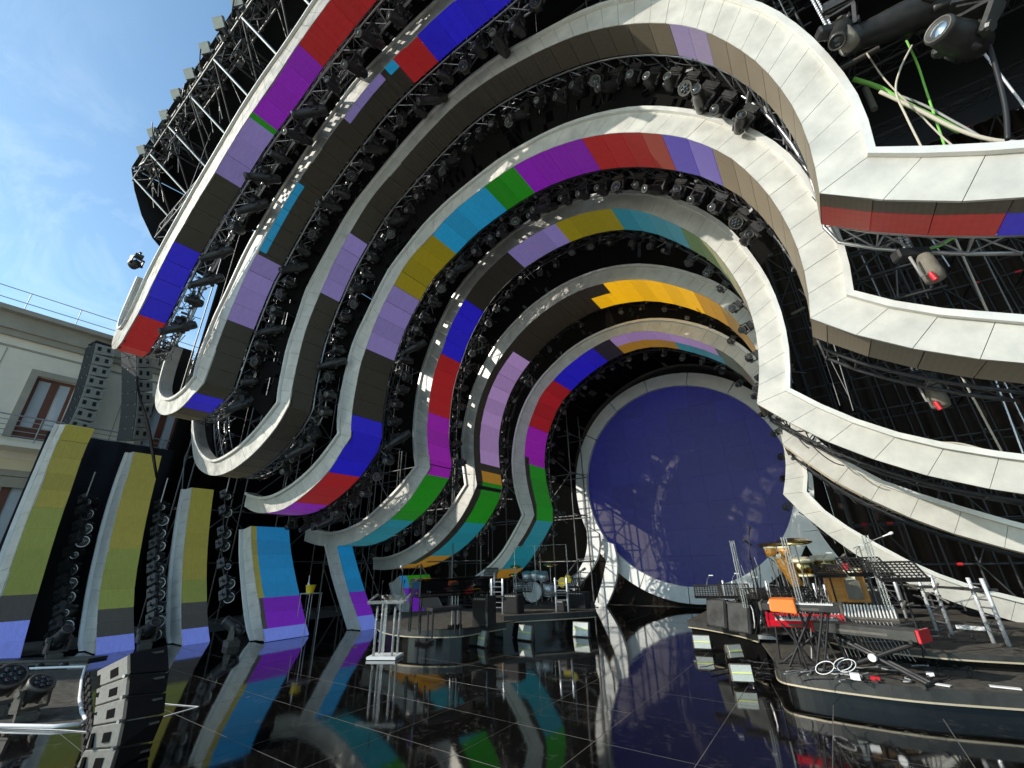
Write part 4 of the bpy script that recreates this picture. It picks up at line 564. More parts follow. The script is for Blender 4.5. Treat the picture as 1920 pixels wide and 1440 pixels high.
def wall_holes(y0, y1, z0, z1, holes, m):
    ys = sorted({y0, y1, *[h[0] for h in holes], *[h[1] for h in holes]}); mb = MB()
    for a, b in zip(ys, ys[1:]):
        zs = z0
        for h in sorted([h for h in holes if h[0] < (a+b)/2 < h[1]], key=lambda h: h[2]):
            if h[2] > zs: mb.box((BX-.2, (a+b)/2, (zs+h[2])/2), (.4, b-a, h[2]-zs))
            zs = h[3]
        if z1 > zs: mb.box((BX-.2, (a+b)/2, (zs+z1)/2), (.4, b-a, z1-zs))
    mb.build('wall', M[m], bld)
up = [w_ for w_ in win if w_[3] > 7]; lo = [w_ for w_ in win if w_[3] <= 7]
wall_holes(-14, 16, 6.55, zc0, up, 'stucco'); wall_holes(-14, 16, -1, 6.05, lo, 'stucco2')
wallrect(-14, 16, 6.05, 6.55, 'stucco', 'floor_band', BX+.06, .46)
wallrect(-14, 16, 4.95, 5.35, 'stone', 'string_course', BX+.05, .1)
wallrect(-14, 16, 10.55, 10.63, 'stone', 'string_course', BX+.035, .08)
for (z0, z1, x) in ((11.0, 11.25, BX+.18), (11.25, 11.9, BX+.30), (11.9, 12.1, BX+.62)): wallrect(-14.2, 16.2, z0, z1, 'stone', 'cornice', x, x-BX+.5)
for y in (wy0-1.15, wy0-1.15+pitch*1, wy0-1.15-pitch): MB().box((BX+.008, y, 8.5), (.02, .03, 4.0)).build('wall_joint', M['stone'], bld)
for (y0, y1, z0, z1) in win:
    f = MB(); fw = .24; x = BX+.05
    for (a, b, c, d_) in ((y0-fw, y0, z0, z1+fw), (y1, y1+fw, z0, z1+fw), (y0, y1, z1, z1+fw)): f.box((x-.06, (a+b)/2, (c+d_)/2), (.2, b-a-.002, d_-c-.002))
    f.build('window_surround', M['stone'], bld)
    wf = MB(); xm = BX-.22; cy = (y0+y1)/2
    for (a, b, c, d_) in ((y0, y0+.12, z0, z1), (y1-.12, y1, z0, z1), (y0+.12, y1-.12, z1-.12, z1), (cy-.13, cy+.13, z0, z1-.12), (y0+.12, cy-.13, z0, z0+.5), (cy+.13, y1-.12, z0, z0+.5)):
        wf.box((xm, (a+b)/2, (c+d_)/2), (.09, b-a-.002, d_-c-.002))
    wo = wf.build('window', M['woodframe'], bld)
    for (a, b) in ((y0+.12, cy-.13), (cy+.13, y1-.12)): MB().box((xm-.01, (a+b)/2, (z0+.5+z1-.12)/2), (.03, b-a, z1-z0-.62)).build('pane', M['pane'], wo)
for (z, y0, y1) in ((6.55, -14, 16), (1.0, -14, 16)):
    MB().box((BX+.62, (y0+y1)/2, z-.12), (1.2, y1-y0, .2)).build('balcony_slab', M['stucco'], bld)
    for k in range(5): pipe('balcony_rail', (BX+1.15, y0, z+.18+.2*k), (BX+1.15, y1, z+.18+.2*k), .018 if k < 4 else .03, 'rail', bld, 6)
    y = y0
    while y < y1: pipe('rail_post', (BX+1.17, y, z-.03), (BX+1.17, y, z+1.0), .022, 'rail', bld, 6); y += 1.35
for k in range(2): pipe('roof_rail', (BX+.3, -14, 12.5+.5*k), (BX+.3, 16, 12.5+.5*k), .018, 'rail', bld, 6)
y = -14
while y < 16: pipe('rail_post', (BX+.3, y, 12.1), (BX+.3, y, 13.0), .016, 'rail', bld, 6); y += 1.6
p = atX(46, 840, BX+.2); MB().box((BX+.25, p.y, p.z), (.45, .55, .22)).build('wall_lamp', M['stone'], bld)

# ------------------------------------------------------------ scaffolds
def scaffold(label, xs, ys, zs, m='steel', r=.028, diag=True, brace_prob=.8, red=False, plane='x'):
    t = thing('scaffold', label, 'scaffold', group=None)
    for x in xs:
        for y in ys: pipe('upright', (x, y, zs[0]), (x, y, zs[-1]), r, m, t, 6)
    for z in zs:
        if len(xs) > 1:
            for y in ys: pipe('ledger', (xs[0]-.15, y+.05, z), (xs[-1]+.15, y+.05, z+.0), r*.9, m, t, 6)
        if len(ys) > 1:
            for x in xs[::2]: pipe('ledger', (x+.05, ys[0], z+.07), (x+.05, ys[-1], z+.07), r*.9, m, t, 6)
    if diag:
        for i in range(len(xs)-1):
            for j in range(len(zs)-1):
                if random.random() < brace_prob:
                    a, b = (xs[i], xs[i+1]) if (i+j) % 2 else (xs[i+1], xs[i]); pipe('diagonal_brace', (a, ys[0]-.06, zs[j]), (b, ys[0]-.06, zs[j+1]), r*.8, m, t, 6)
        for i in range(len(ys)-1):
            for j in range(len(zs)-1):
                if random.random() < brace_prob:
                    a, b = (ys[i], ys[i+1]) if (i+j) % 2 else (ys[i+1], ys[i]); pipe('diagonal_brace', (xs[0]+.06, a, zs[j]), (xs[0]+.06, b, zs[j+1]), r*.8, m, t, 6)
    if red:
        mb = MB()
        for z in zs:
            for _ in range(3):
                x = random.uniform(xs[0], xs[-1]); mb.bar((x, ys[0]+.05, z), (x+.12, ys[0]+.05, z), r*1.35, 8)
        mb.build('red_coupler', M['red'], t)
    return t
fr = lambda a, b, n: [lerp(a, b, i/n) for i in range(n+1)]
scaffold('scaffold frame with X braces behind the lower left wave hooks', fr(-19.2, -11.2, 5), [12.0, 13.6], fr(0, 13, 7))
scaffold('side scaffold wall with long braces along the left wing', [-19.6, -18.6], fr(5.8, 17.5, 6), fr(0, 13.5, 7))
scaffold('tall dark scaffold with X braces behind the middle arches', fr(-15.5, -8.5, 4), [16.4, 17.6], fr(0, 14, 8), 'steel')
scaffold('dense dark scaffold with red couplers behind the right flares', fr(.6, 9.2, 15), [16.2, 17.4], fr(.4, 14.4, 13), 'darkpipe', .03, True, .25, True)
scaffold('upper right black ladder-like scaffold tower behind the big spotlights', fr(1.1, 1.9, 1), [7.0, 7.9], fr(5, 15, 22), 'darkpipe', .022)

# ------------------------------------------------------------ moving lights
def fixture_parts(kind):
    base = MB().box((0, 0, -.06), (.36, .26, .12)).box((0, 0, -.13), (.28, .2, .03)); base.lathe([(.03, -.005), (.03, .09)], 8); base.box((0, 0, .09), (.10, .09, .05))
    for sx in (-1, 1): base.box((sx*.185, 0, -.06), (.02, .18, .08))
    ym = MB(); aw = {'spot': .17, 'beam': .15, 'wash': .20}[kind]; al = .27
    ym.box((0, 0, -.165), (aw*2+.03, .15, .045))
    for sx in (-1, 1):
        ym.hexa([Vector((sx*aw-.022, -.075, -.18)), Vector((sx*aw+.022, -.075, -.18)), Vector((sx*aw+.022, -.045, -.18-al)), Vector((sx*aw-.022, -.045, -.18-al)),
                 Vector((sx*aw-.022, .075, -.18)), Vector((sx*aw+.022, .075, -.18)), Vector((sx*aw+.022, .045, -.18-al)), Vector((sx*aw-.022, .045, -.18-al))])
        ym.lathe([(.055, 0), (.05, .03)], 10, rot_to((sx, 0, 0)), (sx*(aw+.02), 0, -.18-al+.05))
    if kind == 'spot': prof = [(.02, .24), (.10, .235), (.125, .20), (.135, .05), (.14, -.05), (.125, -.16), (.115, -.24), (.118, -.27), (.118, -.30), (.105, -.305)]; lr, lz = .088, -.302
    elif kind == 'beam': prof = [(.03, .40), (.10, .39), (.125, .33), (.13, .05), (.125, -.15), (.105, -.34), (.095, -.46), (.105, -.47), (.105, -.53), (.09, -.535)]; lr, lz = .078, -.530
    else: prof = [(.03, .13), (.12, .125), (.15, .08), (.17, 0), (.175, -.07), (.18, -.13), (.165, -.135)]; lr, lz = .150, -.130
    hd = MB().lathe(prof, 16)
    for k in range(4): a = PI/4+PI/2*k; hd.box((math.cos(a)*.128, math.sin(a)*.128, .08), (.05, .05, .16), Matrix.Rotation(a, 3, 'Z'))
    rg = MB(); v = []; n = 16
    for rr, z in ((lr*1.0, lz), (lr*1.12, lz-.02), (lr*1.22, lz-.015), (lr*1.22, lz+.02)):
        for i in range(n): a = 2*PI*i/n; v.append((rr*math.cos(a), rr*math.sin(a), z))
    rg.add(v, [(j*n+i, j*n+(i+1) % n, (j+1)*n+(i+1) % n, (j+1)*n+i) for j in range(3) for i in range(n)])
    ls = MB().lathe([(lr*.99, lz+.012), (lr*.7, lz-.004), (lr*.25, lz-.014), (.002, lz-.016)], 16, cap=False)
    if kind == 'wash':
        for k in range(7):
            a = k*PI/3; rr = 0 if k == 6 else lr*.58; ls.lathe([(.035, lz-.012), (.03, lz-.03), (.01, lz-.036)], 8, None, (rr*math.cos(a), rr*math.sin(a), 0))
    tg = MB().box((0, -.139, .02), (.05, .006, .11))
    return dict(base=base.mesh('base', M['fix']), yoke=ym.mesh('yoke', M['fix']), head=hd.mesh('head', M['fix'], True), rim=rg.mesh('rim', M['ring'], True), lens=ls.mesh('lens', M['lens'], True), tag=tg.mesh('maker_plate', M['fixlight']))
FIX = {k: fixture_parts(k) for k in ('spot', 'beam', 'wash')}
FIXL = {k: dict(v) for k, v in FIX.items()}
PIV = -.40
def fixture(kind, loc, hang, aim, s, label, group, face=None):
    z = -Vector(hang).normalized(); R = rot_to(z, Vector((.1, 1, .1))); a = R.transposed() @ Vector(aim).normalized()     # aim in local frame
    pan = math.atan2(a.x, -a.y) if abs(a.z) < .999 else 0
    root = thing('moving_light', label, 'stage light', group=group, mtx=Matrix.Translation(loc) @ R.to_4x4() @ Matrix.Scale(s, 4))
    P = FIX[kind]
    pm = Matrix.Rotation(pan, 4, 'Z')
    link(bpy.data.objects.new('base', P['base']), root)
    yk = link(bpy.data.objects.new('yoke', P['yoke']), root); yk.matrix_local = pm
    hR = rot_to(-a, pm.to_3x3() @ Vector((1, 0, 0)))
    x = pm.to_3x3() @ Vector((1, 0, 0)); zz_ = (-a).normalized(); x = (x - zz_*x.dot(zz_)).normalized(); yy = zz_.cross(x)
    hm = Matrix.Translation((0, 0, PIV)) @ Matrix((x, yy, zz_)).transposed().to_4x4()
    h = link(bpy.data.objects.new('head', P['head']), root); h.matrix_local = hm
    for nm in ('rim', 'lens', 'maker_plate'):
        o = link(bpy.data.objects.new(nm, P['tag' if nm == 'maker_plate' else nm]), h)
    if s > 1.1 and group is None:
        for c in h.children:
            if c.name.startswith('lens'): c.data = c.data.copy(); c.data.materials[0] = M['herolens']
    if face:
        for c in h.children:
            if c.name.startswith('rim'): c.data = face
    return root
def bright(kind):
    me = FIX[kind]['rim'].copy(); me.materials[0] = M['reflector']; return me
BRIGHT = bright('wash'); BRIGHTS = bright('spot')
BAYN = ['in the foremost lighting bay beside the open sky', 'in the second lighting bay from the front', 'under the biggest white band, third bay from the front',
        'under the rainbow coloured arch, fourth bay', 'under the lavender and olive arch, fifth bay', 'under the golden yellow arch, sixth bay', 'round the blue screen, innermost bay']
BAYS = ['foremost', 'second', 'third', 'fourth', 'fifth', 'yellow crowned', 'innermost']
ORD = 'first second third fourth fifth sixth seventh eighth ninth tenth eleventh twelfth thirteenth fourteenth fifteenth sixteenth seventeenth eighteenth nineteenth twentieth'.split()
def ordn(n): return ORD[n-1] if n <= 20 else ({2: 'twenty', 3: 'thirty', 4: 'forty', 5: 'fifty'}[n//10] + ('-'+ORD[n % 10-1] if n % 10 else '-zeroth')).replace('thirty-zeroth', 'thirtieth').replace('forty-zeroth', 'fortieth').replace('fifty-zeroth', 'fiftieth')
SPACE = [.80, .54, .52, .54, .70, .8, .7]; nf = 0
for k, (rt, I, O, S, nr, sg) in enumerate(ARCH):
    d = RINGS[k]; x = {0: 5.2, 1: 6.6, 2: 6.8}.get(k, .9); j = 0; n_seen = 0
    kinds = {0: ['beam', 'spot', 'beam'], 1: ['beam', 'spot', 'wash', 'spot'], 2: ['spot', 'wash', 'beam', 'spot', 'spot'], 3: ['spot', 'spot', 'wash', 'spot', 'beam', 'spot']}.get(k, ['wash', 'spot', 'wash'])
    flare = S[-1]-4.6 if k >= 2 else 1e9
    while x < min(S[-1], flare):
        p = interp(S, I, x); q = nr(x)*sg; yb = d['y']+d['d']+.30
        jt = random.uniform(-.06, .06)
        loc = P3(p - q*(.02+jt), yb+random.uniform(-.05, .15)); hang = -P3(q, 0) + Vector((0, random.uniform(-.1, .1), 0)) + Vector((0, 0, -.25))
        if seen(loc, 60):
            kd = kinds[j % len(kinds)]
            aim = Vector((random.uniform(-.5, .5)-.15*q.x, -1, random.uniform(-.75, -.05))) if kd != 'beam' else Vector((random.uniform(-.9, .2), -.75, random.uniform(-.8, -.3)))
            n_seen += 1; fixture(kd, loc, hang, aim, {'spot': .74, 'beam': .88, 'wash': .72}[kd]*(1.05 if k in (0, 1) else 1)*(.62 if k >= 5 else .75 if k == 4 else 1), '%s, %s from lower left end of the %s bay' % ({'spot': 'tapered moving light', 'beam': 'long barrel spotlight', 'wash': 'short round faced light'}[kd], ordn(n_seen), BAYS[k]), 'moving lights ' + BAYN[k]); nf += 1
        x += SPACE[k]*random.uniform(.9, 1.12); j += 1
    # cables looped along the bay and clamps: a tangle nobody could count
    mb = MB(); x = .3
    while x < S[-1]-1.2 and x < flare+2:
        p = interp(S, I, x); q = nr(x)*sg; a = P3(p+q*random.uniform(-.05, .45), d['y']+d['d']+random.uniform(.05, .6)); x2 = x+random.uniform(.3, 1.1)
        p2 = interp(S, I, x2); q2 = nr(x2)*sg; b = P3(p2+q2*random.uniform(-.05, .45), d['y']+d['d']+random.uniform(.05, .6))
        if seen(a, 60): mb.tube(sag(a, b, random.uniform(.03, .22), 6), random.uniform(.007, .016), 5)
        x += .16
    if mb.v: tag(mb.build('cable_tangle', M['cable'], None, True), 'black cables looped ' + BAYN[k], 'cables', None, 'stuff')
    mb = MB(); x = .3
    while x < min(S[-1]-.5, flare+1):
        p = interp(S, I, x); q = nr(x)*sg; c = P3(p+q*random.uniform(.0, .5), d['y']+d['d']+random.uniform(.08, .55))
        if seen(c, 40):
            ax = Vector((random.gauss(0, 1), random.gauss(0, 1), random.gauss(0, 1))).normalized(); mb.box(c, (random.uniform(.03, .09), random.uniform(.03, .07), random.uniform(.05, .2)), rot_to(ax))
            if random.random() < .5: mb.bar(c, c+ax*random.uniform(.15, .5), .012, 5)
        x += .11
    if mb.v: tag(mb.build('rig_hardware', M['steel'], None), 'small clamps and brackets ' + BAYN[k], 'hardware', None, 'stuff')
    # suspension wires from the crown up to the roof
    x = 2.0
    while x < S[-1]-1:
        o = interp(S, O, x) if False else None
        p = interp(S, I, x) + nr(x)*sg*.75
        if nr(x).y*sg > .82 and seen(P3(p, d['y']+.25), 30): pipe('suspension_wire', P3(p, d['y']+.25), (p.x, d['y']+.25, 16.3), .009 if random.random() < .6 else .02, 'steel', rt, 5)
        x += 1.6
print('fixtures', nf)
# two hero lights top right, and the one leaning over the corner
H1 = at(1842, -8, 5.0); fixture('spot', H1, (-.35, .1, -.5), (-.62, -.75, .05), 1.15, 'biggest moving head light, glass lens facing the camera, top right corner', None)
H2 = at(1762, -58, 5.3); fixture('beam', H2, (-.4, 0, -.6), (-.95, -.30, -.16), 1.5, 'long barrel spotlight pointing down left beside the biggest moving head', None)
H3 = at(1598, 352, 7.6); fixture('beam', H3, (-.2, .1, -.6), (-.72, -.5, -.45), 1.25, 'long barrel spotlight poking out over the white band below the upper right corner bend', None)
H4 = at(1575, 5, 4.9); fixture('beam', H4, (-.2, .2, -.9), (-.3, -.4, -.8), .9, 'dark barrel light hanging at the top edge next to the grey chain bag', None)
H5 = at(262, 478, 1.75); fixture('wash', H5, (-.3, 0, -.9), (-.9, -.4, -.1), .75, 'small light hanging alone against the sky left of the frontmost arch', None)

# light bars between the ramps
def barlights(pts, Y, label, s, grp):
    P = [at(*p, Y) for p in pts]; t = thing('light_bar', 'slim upright pole carrying the '+grp, 'pole')
    for a, b in zip(P, P[1:]): pipe('pole', a+Vector((0, .12, 0)), b+Vector((0, .12, 0)), .025, 'black', t, 6)
    pipe('pole', P[0]+Vector((0, .12, 0)), P[0]+Vector((0, .12, .9)), .02, 'chrome', t, 6)
    for i, p in enumerate(P):
        fixture('wash' if i % 4 else 'spot', p+Vector((-.05, .05, .1)), (-.45, .8, -.3), (.95, -.5+random.uniform(-.2, .2), -.05), s, ordn(i+1)+' from the top, '+label, grp, BRIGHT if i % 4 else BRIGHTS)
barlights([(148, 940), (142, 962), (137, 990), (131, 1014), (119, 1040), (110, 1068), (105, 1095), (102, 1122), (101, 1150), (94, 1178), (84, 1204)], 3.0, 'round lamp on the pole right of the leftmost olive ramp', .85, 'lamps on the pole between the first and second ramps')
barlights([(290, 950), (288, 975), (283, 1000), (281, 1024), (278, 1046), (277, 1070), (278, 1094), (277, 1118), (278, 1143), (275, 1168), (270, 1194)], 4.55, 'round lamp on the pole right of the second olive ramp', .8, 'lamps on the pole between the second and third ramps')
barlights([(415, 930), (413, 960), (410, 1000), (407, 1024), (410, 1062), (414, 1096), (413, 1122)], 6.0, 'round lamp on the pole left of the cyan and purple ramp', .8, 'lamps on the pole between the third and fourth ramps')
# ------------------------------------------------------------ roof edge floodlights
fg = 'floodlights along the roof edge'
for i, (x, y) in enumerate(((268, 282), (288, 250), (311, 217), (333, 178), (358, 140), (387, 92), (413, 45), (447, 2))):
    r = _ray(x, y); t = (17.62-EYE)/r.z; p = Vector((r.x*t, r.y*t, 17.62))
    p.y -= .02; t_ = thing('floodlight', 'square floodlight on the roof edge, ' + ['lowest of the row at the roof corner', 'second up from the roof corner', 'third up from the roof corner', 'fourth up from the roof corner', 'fifth up from the roof corner', 'sixth up from the roof corner', 'seventh up, near the top picture edge', 'topmost, cut by the picture edge'][i], 'floodlight', p, fg); t_.rotation_euler = (math.radians(42), 0, math.radians(25))
    bevel(MB().box((0, 0, 0), (.40, .10, .34)).build('housing', M['fixlight'], t_), .02); MB().box((0, -.056, 0), (.35, .02, .29)).build('glass', M['lampbox'], t_)
    MB().bar((0, .06, -.15), (0, .4, -.3), .03).build('bracket', M['steel'], t_)

rc = random.Random(3); mb = MB(); m2 = MB()
for i in range(330):
    x = rc.uniform(-20, -6); c = Vector((x, 1.62+rc.uniform(-.35, .35), 17.15+rc.uniform(-.42, .4))); ax = Vector((rc.gauss(0, 1), rc.gauss(0, 1), rc.gauss(0, 1))).normalized()
    (mb if i % 3 else m2).box(c, (rc.uniform(.05, .16), rc.uniform(.05, .14), rc.uniform(.08, .28)), rot_to(ax))
    if i % 3 == 0: mb.tube(sag(c, c+Vector((rc.uniform(.3, 1.3), rc.uniform(-.3, .3), rc.uniform(-.2, .2))), rc.uniform(.05, .35), 6), .018, 5)
    if i % 9 == 0: m2.bar(c, c+Vector((rc.uniform(-.1, .1), rc.uniform(0, .8), -rc.uniform(.5, 1.6))), .014, 5)
tag(mb.build('roof_rig_clutter', M['fix']), 'black motors, clamps and cables crowded on the front roof truss', 'hardware', None, 'stuff')
tag(m2.build('roof_rig_clutter', M['steel']), 'pale steel clamps and slings on the front roof truss', 'hardware', None, 'stuff')
# ------------------------------------------------------------ line array loudspeakers
def linearray(P, label, w, d, group=None, yaw=0.0, tilt0=0, n=9, h=.40):
    t = thing('line_array', label, 'loudspeaker array', P, group); t.rotation_euler = (0, 0, yaw)
    y, z, a = 0.0, 0.0, tilt0
    for i in range(n):
        R = Matrix.Rotation(a, 3, 'X'); c = Vector((0, y, z)) + R@Vector((0, 0, -h/2))
        cb = MB(); hw = w/2; q = [Vector((-hw, -d/2, -h/2+.006)), Vector((hw, -d/2, -h/2+.006)), Vector((hw, -d/2, h/2-.006)), Vector((-hw, -d/2, h/2-.006)), Vector((-hw, d/2, -h/2+.05)), Vector((hw, d/2, -h/2+.05)), Vector((hw, d/2, h/2-.05)), Vector((-hw, d/2, h/2-.05))]
        cb.hexa([c+R@v for v in q]); b = bevel(cb.build('cabinet', M['arrayside'], t), .012)
        g = MB().box(c+R@Vector((0, -d/2-.012, 0)), (w-.02, .02, h-.03), R).build('grille', M['arrayfront'], b)
        for sx in (-1, 1):
            for sz in (-1, 1): MB().box(c+R@Vector((sx*(w/2-.09), -d/2+.06, 0)), (.02, .03, .05), R)
        hd = MB()
        for sy in (-.28, .18): hd.box(c+R@Vector((hw+.002, sy*d, .02)), (.012, .18*d, h*.36), R); hd.box(c+R@Vector((hw+.008, sy*d, -.02)), (.02, .12*d, h*.10), R)
        hd.build('side_handle', M['black'], b)
        pn = MB(); pn.box(c+R@Vector((-hw*.1, -d/2-.028, h*.42)), (.05, .02, .05), R).box(c+R@Vector((hw*.86, -d/2-.028, h*.42)), (.05, .02, .05), R); pn.build('rigging_pin', M['chrome'], b)
        y += (R@Vector((0, 0, -h))).y; z += (R@Vector((0, 0, -h))).z; a -= math.radians(2.6) if i > n-5 else math.radians(.9)
    fr_ = MB().box((0, 0, .08), (w*.8, d, .08)); fr_.build('flying_frame', M['black'], t); return t
# main hang: side faces the stage (right), grilles face the audience
LA = at(250, 662, 3.3); LA2 = at(212, 665, 3.1)
linearray(at(256, 648, 3.6), 'long hanging line array with pale front and square handles on its dark side', .85, .58, yaw=math.radians(20), tilt0=.34, n=8, h=.50)
linearray(at(190, 652, 3.0), 'darker line array hanging behind and left of the long one, near the building', .95, .70, yaw=math.radians(8), tilt0=.12, n=8, h=.50)
cc = thing('hanging_cables', 'thick black cable bundle hanging right of the line array', 'cables')
for k in range(4):
    a = at(250+k*2, 668, 3.9); b = at(276+k, 800, 3.9); c = at(294, 895, 3.9)
    MB().tube(smooth([a, a.lerp(b, .5)+Vector((-.1*k, 0, -.1)), b, c], 14), .034, 6).build('cable', M['cloth'], cc, True)
# ------------------------------------------------------------ stacked speakers, front left
def fillstack():
    t = thing('speaker_stack', 'curved stack of black loudspeakers with grey speckled sides at lower left', 'loudspeaker stack')
    # side face left, grille right; corner points measured, near edge at Y, depth along the stage
    rows = [((182, 1262), (240, 1228), (310, 1212)), ((181, 1289), (241, 1268), (312, 1262)), ((178, 1325), (238, 1306), (306, 1300)), ((176, 1360), (230, 1350), (303, 1338)), ((160, 1405), (220, 1402), (280, 1392)), ((135, 1450), (200, 1452), (255, 1446)), ]
    Yn, Yf = None, None
    zs = [1.30, 1.05, .80, .55, .28, 0.0]; 
    pts = []
    for (a, b, c), z in zip(rows, zs): pts.append((fl(*a, z), fl(*b, z), fl(*c, z)))
    return t, pts
st = thing('speaker_stack', 'curved stack of black loudspeakers with grey speckled sides at lower left', 'loudspeaker stack')
corner = [(240, 1228), (240, 1268), (236, 1307), (230, 1352), (219, 1402), (203, 1454)]
Bp = [at(x, y, 1.95) for x, y in corner]; sideL = [(181, 1258), (180, 1290), (177, 1325), (173, 1362), (158, 1406), (136, 1452)]
Ap = [atX(x, y, Bp[i].x-.02) for i, (x, y) in enumerate(sideL)]
sv = (at(181, 1262, 1.62)-at(240, 1228, 2.05)); fw_ = None
for i in range(5):
    b0, b1 = Bp[i], Bp[i+1]; ex = Vector((-.62, -.30, 0)); fy = Vector((-.25, .95, 0))
    dn = Vector((0, 0, -.006))
    s0, s1 = at(*sideL[i], 1.80), at(*sideL[i+1], 1.80)
    fp = [(310, 1212), (313, 1262), (307, 1300), (303, 1340), (282, 1392), (257, 1446)]; q0, q1 = at(*fp[i], 2.35), at(*fp[i+1], 2.35); r0, r1 = s0+(q0-b0), s1+(q1-b1)
    g = (b1-b0)*.02; g2 = (s1-s0)*.02
    cb = MB().hexa([s0+g2, s1-g2, b1-g, b0+g, r0+g2, r1-g2, q1-g, q0+g]); c = bevel(cb.build('cabinet', M['speakerside'], st), .01)
    nrm_ = (q0-b0).cross(b1-b0).normalized(); nrm_ = nrm_ if nrm_.x > 0 else -nrm_
    MB().hexa([b0+g*2+nrm_*.002, b1-g*2+nrm_*.002, q1-g*2+nrm_*.002, q0+g*2+nrm_*.002, b0+g*2+nrm_*.03, b1-g*2+nrm_*.03, q1-g*2+nrm_*.03, q0+g*2+nrm_*.03]).build('grille', M['grille'], c)
    # recessed handle and rear slot on the speckled side
    ux = (s0-b0); uz = (b1-b0); n_ = ux.cross(uz).normalized(); n_ = n_ if n_.y < 0 else -n_
    for (u0, u1, v0, v1) in ((.30, .54, .34, .72), (.86, .96, .28, .86)):
        a, b_, c_, d_ = [b0+ux*u+uz*v for u, v in ((u0, v0), (u1, v0), (u1, v1), (u0, v1))]
        MB().hexa([p+n_*.006 for p in (a, b_, c_, d_)]+[p-n_*.02 for p in (a, b_, c_, d_)]).build('handle_recess', M['cloth'], c)
    MB().bar(b1-uz*.02+n_*.01, b1+uz*.02+n_*.05, .018, 8).build('link_pin', M['chrome'], c)
    MB().box(q0.lerp(b0, .3)+uz*.3+nrm_*.035, (.02, .12, .02)).build('badge', M['fixlight'], c)

# front left pit edge: white tube outline and truss curve, monitors
pit = thing('front_trench', 'dark recess with pale tube edge and lights at the lower left corner', 'trench')
MB().prism([tuple(fl(*p).xy) for p in ((-60, 1262), (162, 1255), (158, 1275), (150, 1310), (160, 1352), (110, 1362), (-60, 1356))], .002, .008).build('recess_floor', M['carpet'], pit)
rim = [fl(x, y, .03) for x, y in ((-80, 1256), (40, 1254), (120, 1251), (160, 1250), (153, 1275), (149, 1310), (153, 1335), (162, 1350), (148, 1358), (100, 1362), (0, 1360), (-60, 1357))]
MB().tube(rim, .022, 8).build('edge_tube', M['white'], pit, True)
for k in range(9):
    a = fl(lerp(166, 172, k/8), 1262+k*13, .12); MB().box(a, (.13, .02, .05)).box(a+Vector((0, 0, -.06)), (.09, .05, .06)).build('cable_clip', M['black'], pit)
tape = thing('floor_line', 'white painted line forming a long pointed corner on the mirror floor', 'line')
P = [fl(*p, .004) for p in ((-20, 1364), (120, 1369), (197, 1375), (372, 1325), (303, 1319))]
for a, b in zip(P, P[1:]):
    n_ = (b-a).cross(Vector((0, 0, 1))).normalized()*.010; MB().hexa([a-n_, b-n_, b+n_, a+n_]+[p+Vector((0, 0, .003)) for p in (a-n_, b-n_, b+n_, a+n_)]).build('line_stroke', M['white'], tape)
def floorlight(x, y, s, aim, label, kd='spot', z=0):
    p = fl(x, y, z); o = fixture(kd, p+Vector((0, 0, .0)), (0, 0, 1), aim, s*1.08 if s < 1 else s, label, None)
    for c in list(o.children)+[g_ for h_ in o.children for g_ in h_.children]:
        if c.name.split('.')[0] in ('yoke', 'rim', 'base'): c.data = c.data.copy(); c.data.materials[0] = M['fixlight']  # paler plastic on the floor heads stands in for sunlight on them
    return o
floorlight(46, 1352, .78, (.45, .25, .75), 'moving head light standing in the trench at lower left, lens turned up', 'wash')
floorlight(98, 1238, .95, (.55, .1, .5), 'moving head light on the floor between the first and second ramps', 'spot')
floorlight(268, 1216, .95, (.7, .1, .5), 'moving head light on the floor behind the speaker stack', 'spot')
floorlight(433, 1212, .95, (-.4, -.5, .45), 'moving head light on the floor left of the cyan ramp', 'spot')
floorlight(-14, 1345, 1.0, (.6, .1, .6), 'dark light cut by the left picture edge beside the trench', 'wash')
row = 'small footlights along the back edge of the trench'
for k, (x, y) in enumerate(((2, 1252), (36, 1250), (80, 1249), (125, 1247))):
    p = fl(x, y, .0); t = thing('footlight', 'small round footlight on the strip behind the trench, ' + ['leftmost', 'second from left', 'third from left', 'rightmost'][k] + ' of four', 'footlight', p, row)
    MB().lathe([(.05, 0), (.055, .10), (.03, .12)], 12, rot_to((.3, -.9, .3))).build('housing', M['fix'], t, True); MB().lathe([(.04, .105), (.01, .125)], 12, rot_to((.3, -.9, .3))).build('lens', M['lens'], t, True)
MB().box((0, 0, 0), (.01, .01, .01))
ln = fl(-100, 1247, 0); rn = fl(165, 1240, 0)
o = MB().prism([tuple(ln.xy), tuple(rn.xy), tuple((rn+Vector((-.1, .35, 0))).xy), tuple((ln+Vector((0, .35, 0))).xy)], 0.004, .05).build('footlight_strip', M['fascia']); tag(o, 'low black strip carrying the small footlights at the left', 'plinth')
# flight case with screen behind third ramp
q = fl(437, 1195, 0)+Vector((-.6, .9, 0)); t = thing('flight_case', 'black case with a small monitor on top, left of the cyan ramp', 'case', q)
bevel(MB().box((0, 0, .42), (.75, .6, .7)).build('box', M['fascia'], t), .02)
MB().box((0, 0, .98), (.72, .08, .34)).build('monitor', M['fixlight'], t); MB().box((0, -.045, .98), (.6, .02, .25)).build('screen', M['black'], t)
for sx in (-1, 1): MB().bar((sx*.37, -.3, .07), (sx*.37, -.3, .77), .015).build('corner_strip', M['steel'], t)

